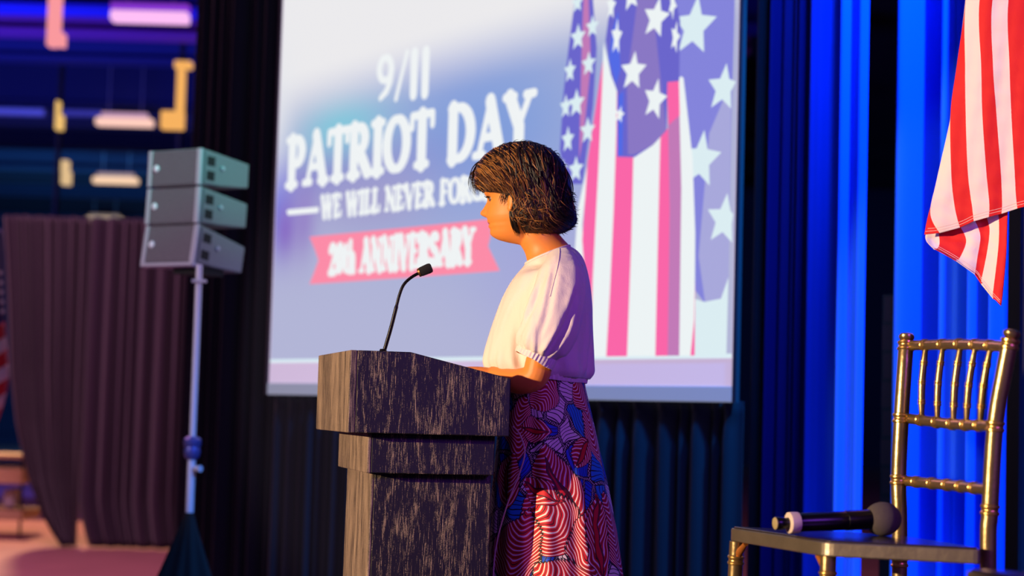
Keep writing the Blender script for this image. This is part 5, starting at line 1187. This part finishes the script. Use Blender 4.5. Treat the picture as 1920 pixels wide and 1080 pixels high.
    v1 = nt.nodes.new('ShaderNodeTexVoronoi'); v1.voronoi_dimensions = '2D'; v1.inputs['Scale'].default_value = 1.0; nt.links.new(cb.outputs[0], v1.inputs['Vector'])
    v2 = nt.nodes.new('ShaderNodeTexVoronoi'); v2.voronoi_dimensions = '2D'; v2.feature = 'DISTANCE_TO_EDGE'; v2.inputs['Scale'].default_value = 1.0; nt.links.new(cb.outputs[0], v2.inputs['Vector'])
    sc3 = nt.nodes.new('ShaderNodeSeparateColor'); nt.links.new(v1.outputs['Color'], sc3.inputs[0])
    ang_ = N_(nt, 'MULTIPLY', sc3.outputs[1], 6.28); hx = N_(nt, 'ADD', N_(nt, 'MULTIPLY', X, N_(nt, 'COSINE', ang_)), N_(nt, 'MULTIPLY', Y, N_(nt, 'SINE', ang_)))
    hy2 = N_(nt, 'SUBTRACT', N_(nt, 'MULTIPLY', Y, N_(nt, 'COSINE', ang_)), N_(nt, 'MULTIPLY', X, N_(nt, 'SINE', ang_)))
    hat = N_(nt, 'SINE', N_(nt, 'ADD', N_(nt, 'MULTIPLY', hx, 0.85), N_(nt, 'MULTIPLY', N_(nt, 'SINE', N_(nt, 'MULTIPLY', hy2, 0.05)), 2.0)))
    hl_ = N_(nt, 'GREATER_THAN', hat, 0.80)
    isb = N_(nt, 'GREATER_THAN', sc3.outputs[0], 0.48); cy = N_(nt, 'GREATER_THAN', sc3.outputs[2], 0.72)
    col = mixc(nt, isb, WHITE, mixc(nt, cy, BLUE, CYAN)); col = mixc(nt, hl_, col, BLACK)
    bd = N_(nt, 'LESS_THAN', v2.outputs['Distance'], 0.085); dots = N_(nt, 'MULTIPLY', N_(nt, 'GREATER_THAN', N_(nt, 'MULTIPLY', N_(nt, 'SINE', N_(nt, 'MULTIPLY', X, 1.4)), N_(nt, 'SINE', N_(nt, 'MULTIPLY', Y, 1.4))), 0.25), N_(nt, 'LESS_THAN', v2.outputs['Distance'], 0.045))
    col = mixc(nt, bd, col, BLACK); col = mixc(nt, dots, col, WHITE)
    # ---- leaves: px, py, angle (deg, along), half length, half width, pod, freq
    for (px, py, an, hl2, hw2, pod, fr) in [
        (1020, 738, -55, 44, 34, 0.0, 42), (968, 800, 100, 62, 40, 0.0, 46), (1003, 808, 12, 36, 22, 0.8, 30), (1106, 812, 80, 66, 34, 0.0, 44), (1090, 848, -48, 32, 24, 0.9, 26),
        (1040, 905, 60, 74, 44, 0.45, 46), (1030, 975, 50, 80, 52, 0.0, 52), (1012, 922, 28, 42, 20, 0.8, 20), (962, 1030, 105, 88, 46, 0.0, 54), (1150, 1010, 70, 92, 44, 0.0, 56), (1098, 1020, 98, 84, 36, 0.0, 50),
        (1116, 1000, 97, 80, 26, 0.95, 30), (1052, 1075, 20, 50, 38, 0.0, 40), (950, 895, 95, 50, 34, 0.5, 38), (1085, 745, 60, 40, 30, 0.0, 36),
        (1000, 1150, 60, 80, 50, 0.4, 50), (1100, 1180, 100, 80, 50, 0.4, 50), (1030, 1280, 30, 80, 50, 0.4, 50), (940, 1250, 100, 80, 50, 0.4, 50)]:
        n = nt.nodes.new('ShaderNodeGroup'); n.node_tree = g; nt.links.new(X, n.inputs['X']); nt.links.new(Y, n.inputs['Y'])
        n.inputs['CX'].default_value = PH(px, py); n.inputs['CY'].default_value = py; n.inputs['Cos'].default_value = math.cos(math.radians(an)); n.inputs['Sin'].default_value = math.sin(math.radians(an))
        n.inputs['L'].default_value = hl2; n.inputs['Wd'].default_value = hw2; n.inputs['Pod'].default_value = pod if pod > 0 else -5.0; n.inputs['Freq'].default_value = fr
        nt.links.new(col, n.inputs['Base']); col = n.outputs['Color']
    for k in range(10):   # the unseen far side
        n = nt.nodes.new('ShaderNodeGroup'); n.node_tree = g; nt.links.new(X, n.inputs['X']); nt.links.new(Y, n.inputs['Y']); an = k*47
        n.inputs['CX'].default_value = (-1 if k % 2 else 1)*(215+45*(k % 3)); n.inputs['CY'].default_value = 740+62*k; n.inputs['Cos'].default_value = math.cos(math.radians(an)); n.inputs['Sin'].default_value = math.sin(math.radians(an))
        n.inputs['L'].default_value = 75; n.inputs['Wd'].default_value = 42; n.inputs['Pod'].default_value = 0.6 if k % 2 else -5; n.inputs['Freq'].default_value = 44
        nt.links.new(col, n.inputs['Base']); col = n.outputs['Color']
    nt.links.new(col, bs.inputs['Base Color'])
    n2 = nt.nodes.new('ShaderNodeTexNoise'); n2.inputs['Scale'].default_value = 12; tc = nt.nodes.new('ShaderNodeTexCoord'); mp = nt.nodes.new('ShaderNodeMapping'); mp.inputs['Scale'].default_value = (1, 1, 0.2); nt.links.new(tc.outputs['Object'], mp.inputs[0]); nt.links.new(mp.outputs[0], n2.inputs['Vector'])
    bp = nt.nodes.new('ShaderNodeBump'); bp.inputs['Strength'].default_value = 0.4; bp.inputs['Distance'].default_value = 0.02; nt.links.new(n2.outputs['Fac'], bp.inputs['Height']); nt.links.new(bp.outputs[0], bs.inputs['Normal'])
    return m
sk = mesh_obj('skirt', V, F, print_mat(), None, True)
uvl = sk.data.uv_layers.new(name='UVMap'); fl_ = []
for p in sk.data.polygons:
    us_ = [UVv[v] for v in p.vertices]; mx_ = max(u[0] for u in us_)
    for u in us_: fl_ += [u[0]+(684 if mx_-u[0] > 300 else 0), u[1]]
uvl.data.foreach_set('uv', fl_)
link_body(sk); smd = sk.modifiers.new('cloth', 'SOLIDIFY'); smd.thickness = 0.002
# thin cable falling from the lectern's rear beside the skirt
m_cab2 = mat('pale_cable', (0.78, 0.68, 0.60), 0.5)
cp = [(962, 800), (970, 808), (978, 822), (984, 850), (973, 890), (957, 930), (945, 965), (933, 1010), (926, 1060), (924, 1140), (923, 1300), (923, 1368)]
def cyy(x, y):
    l, r_ = skx(y); q = (x-(l+r_)/2)/((r_-l)/2); t = (y-707)/678; return WY-(0.135+0.11*min(1, t*1.3))*math.sqrt(max(0.02, 1-q*q))*1.06-0.045
c = cr([P(x, y, cyy(x, y)) for x, y in cp], 6)
b = MB(); b.tube(c, 0.0022, 8); tag(b.build('thin_cable', m_cab2, None, True), 'thin pale cable looping from the lectern down past the skirt', 'cable')
# gathered hem band of the blouse
a, b_ = W(930, 697), W(1103, 713); cH = (a+b_)/2; hH = (b_-a).length/2
ringband(cH-(b_-a)*0.012, (b_-a).cross(Vector((0, 1, 0))), hH*0.965, 0.148, 0.020, 0.003, 'blouse_hem_band', m_lin, 60, 0.02)
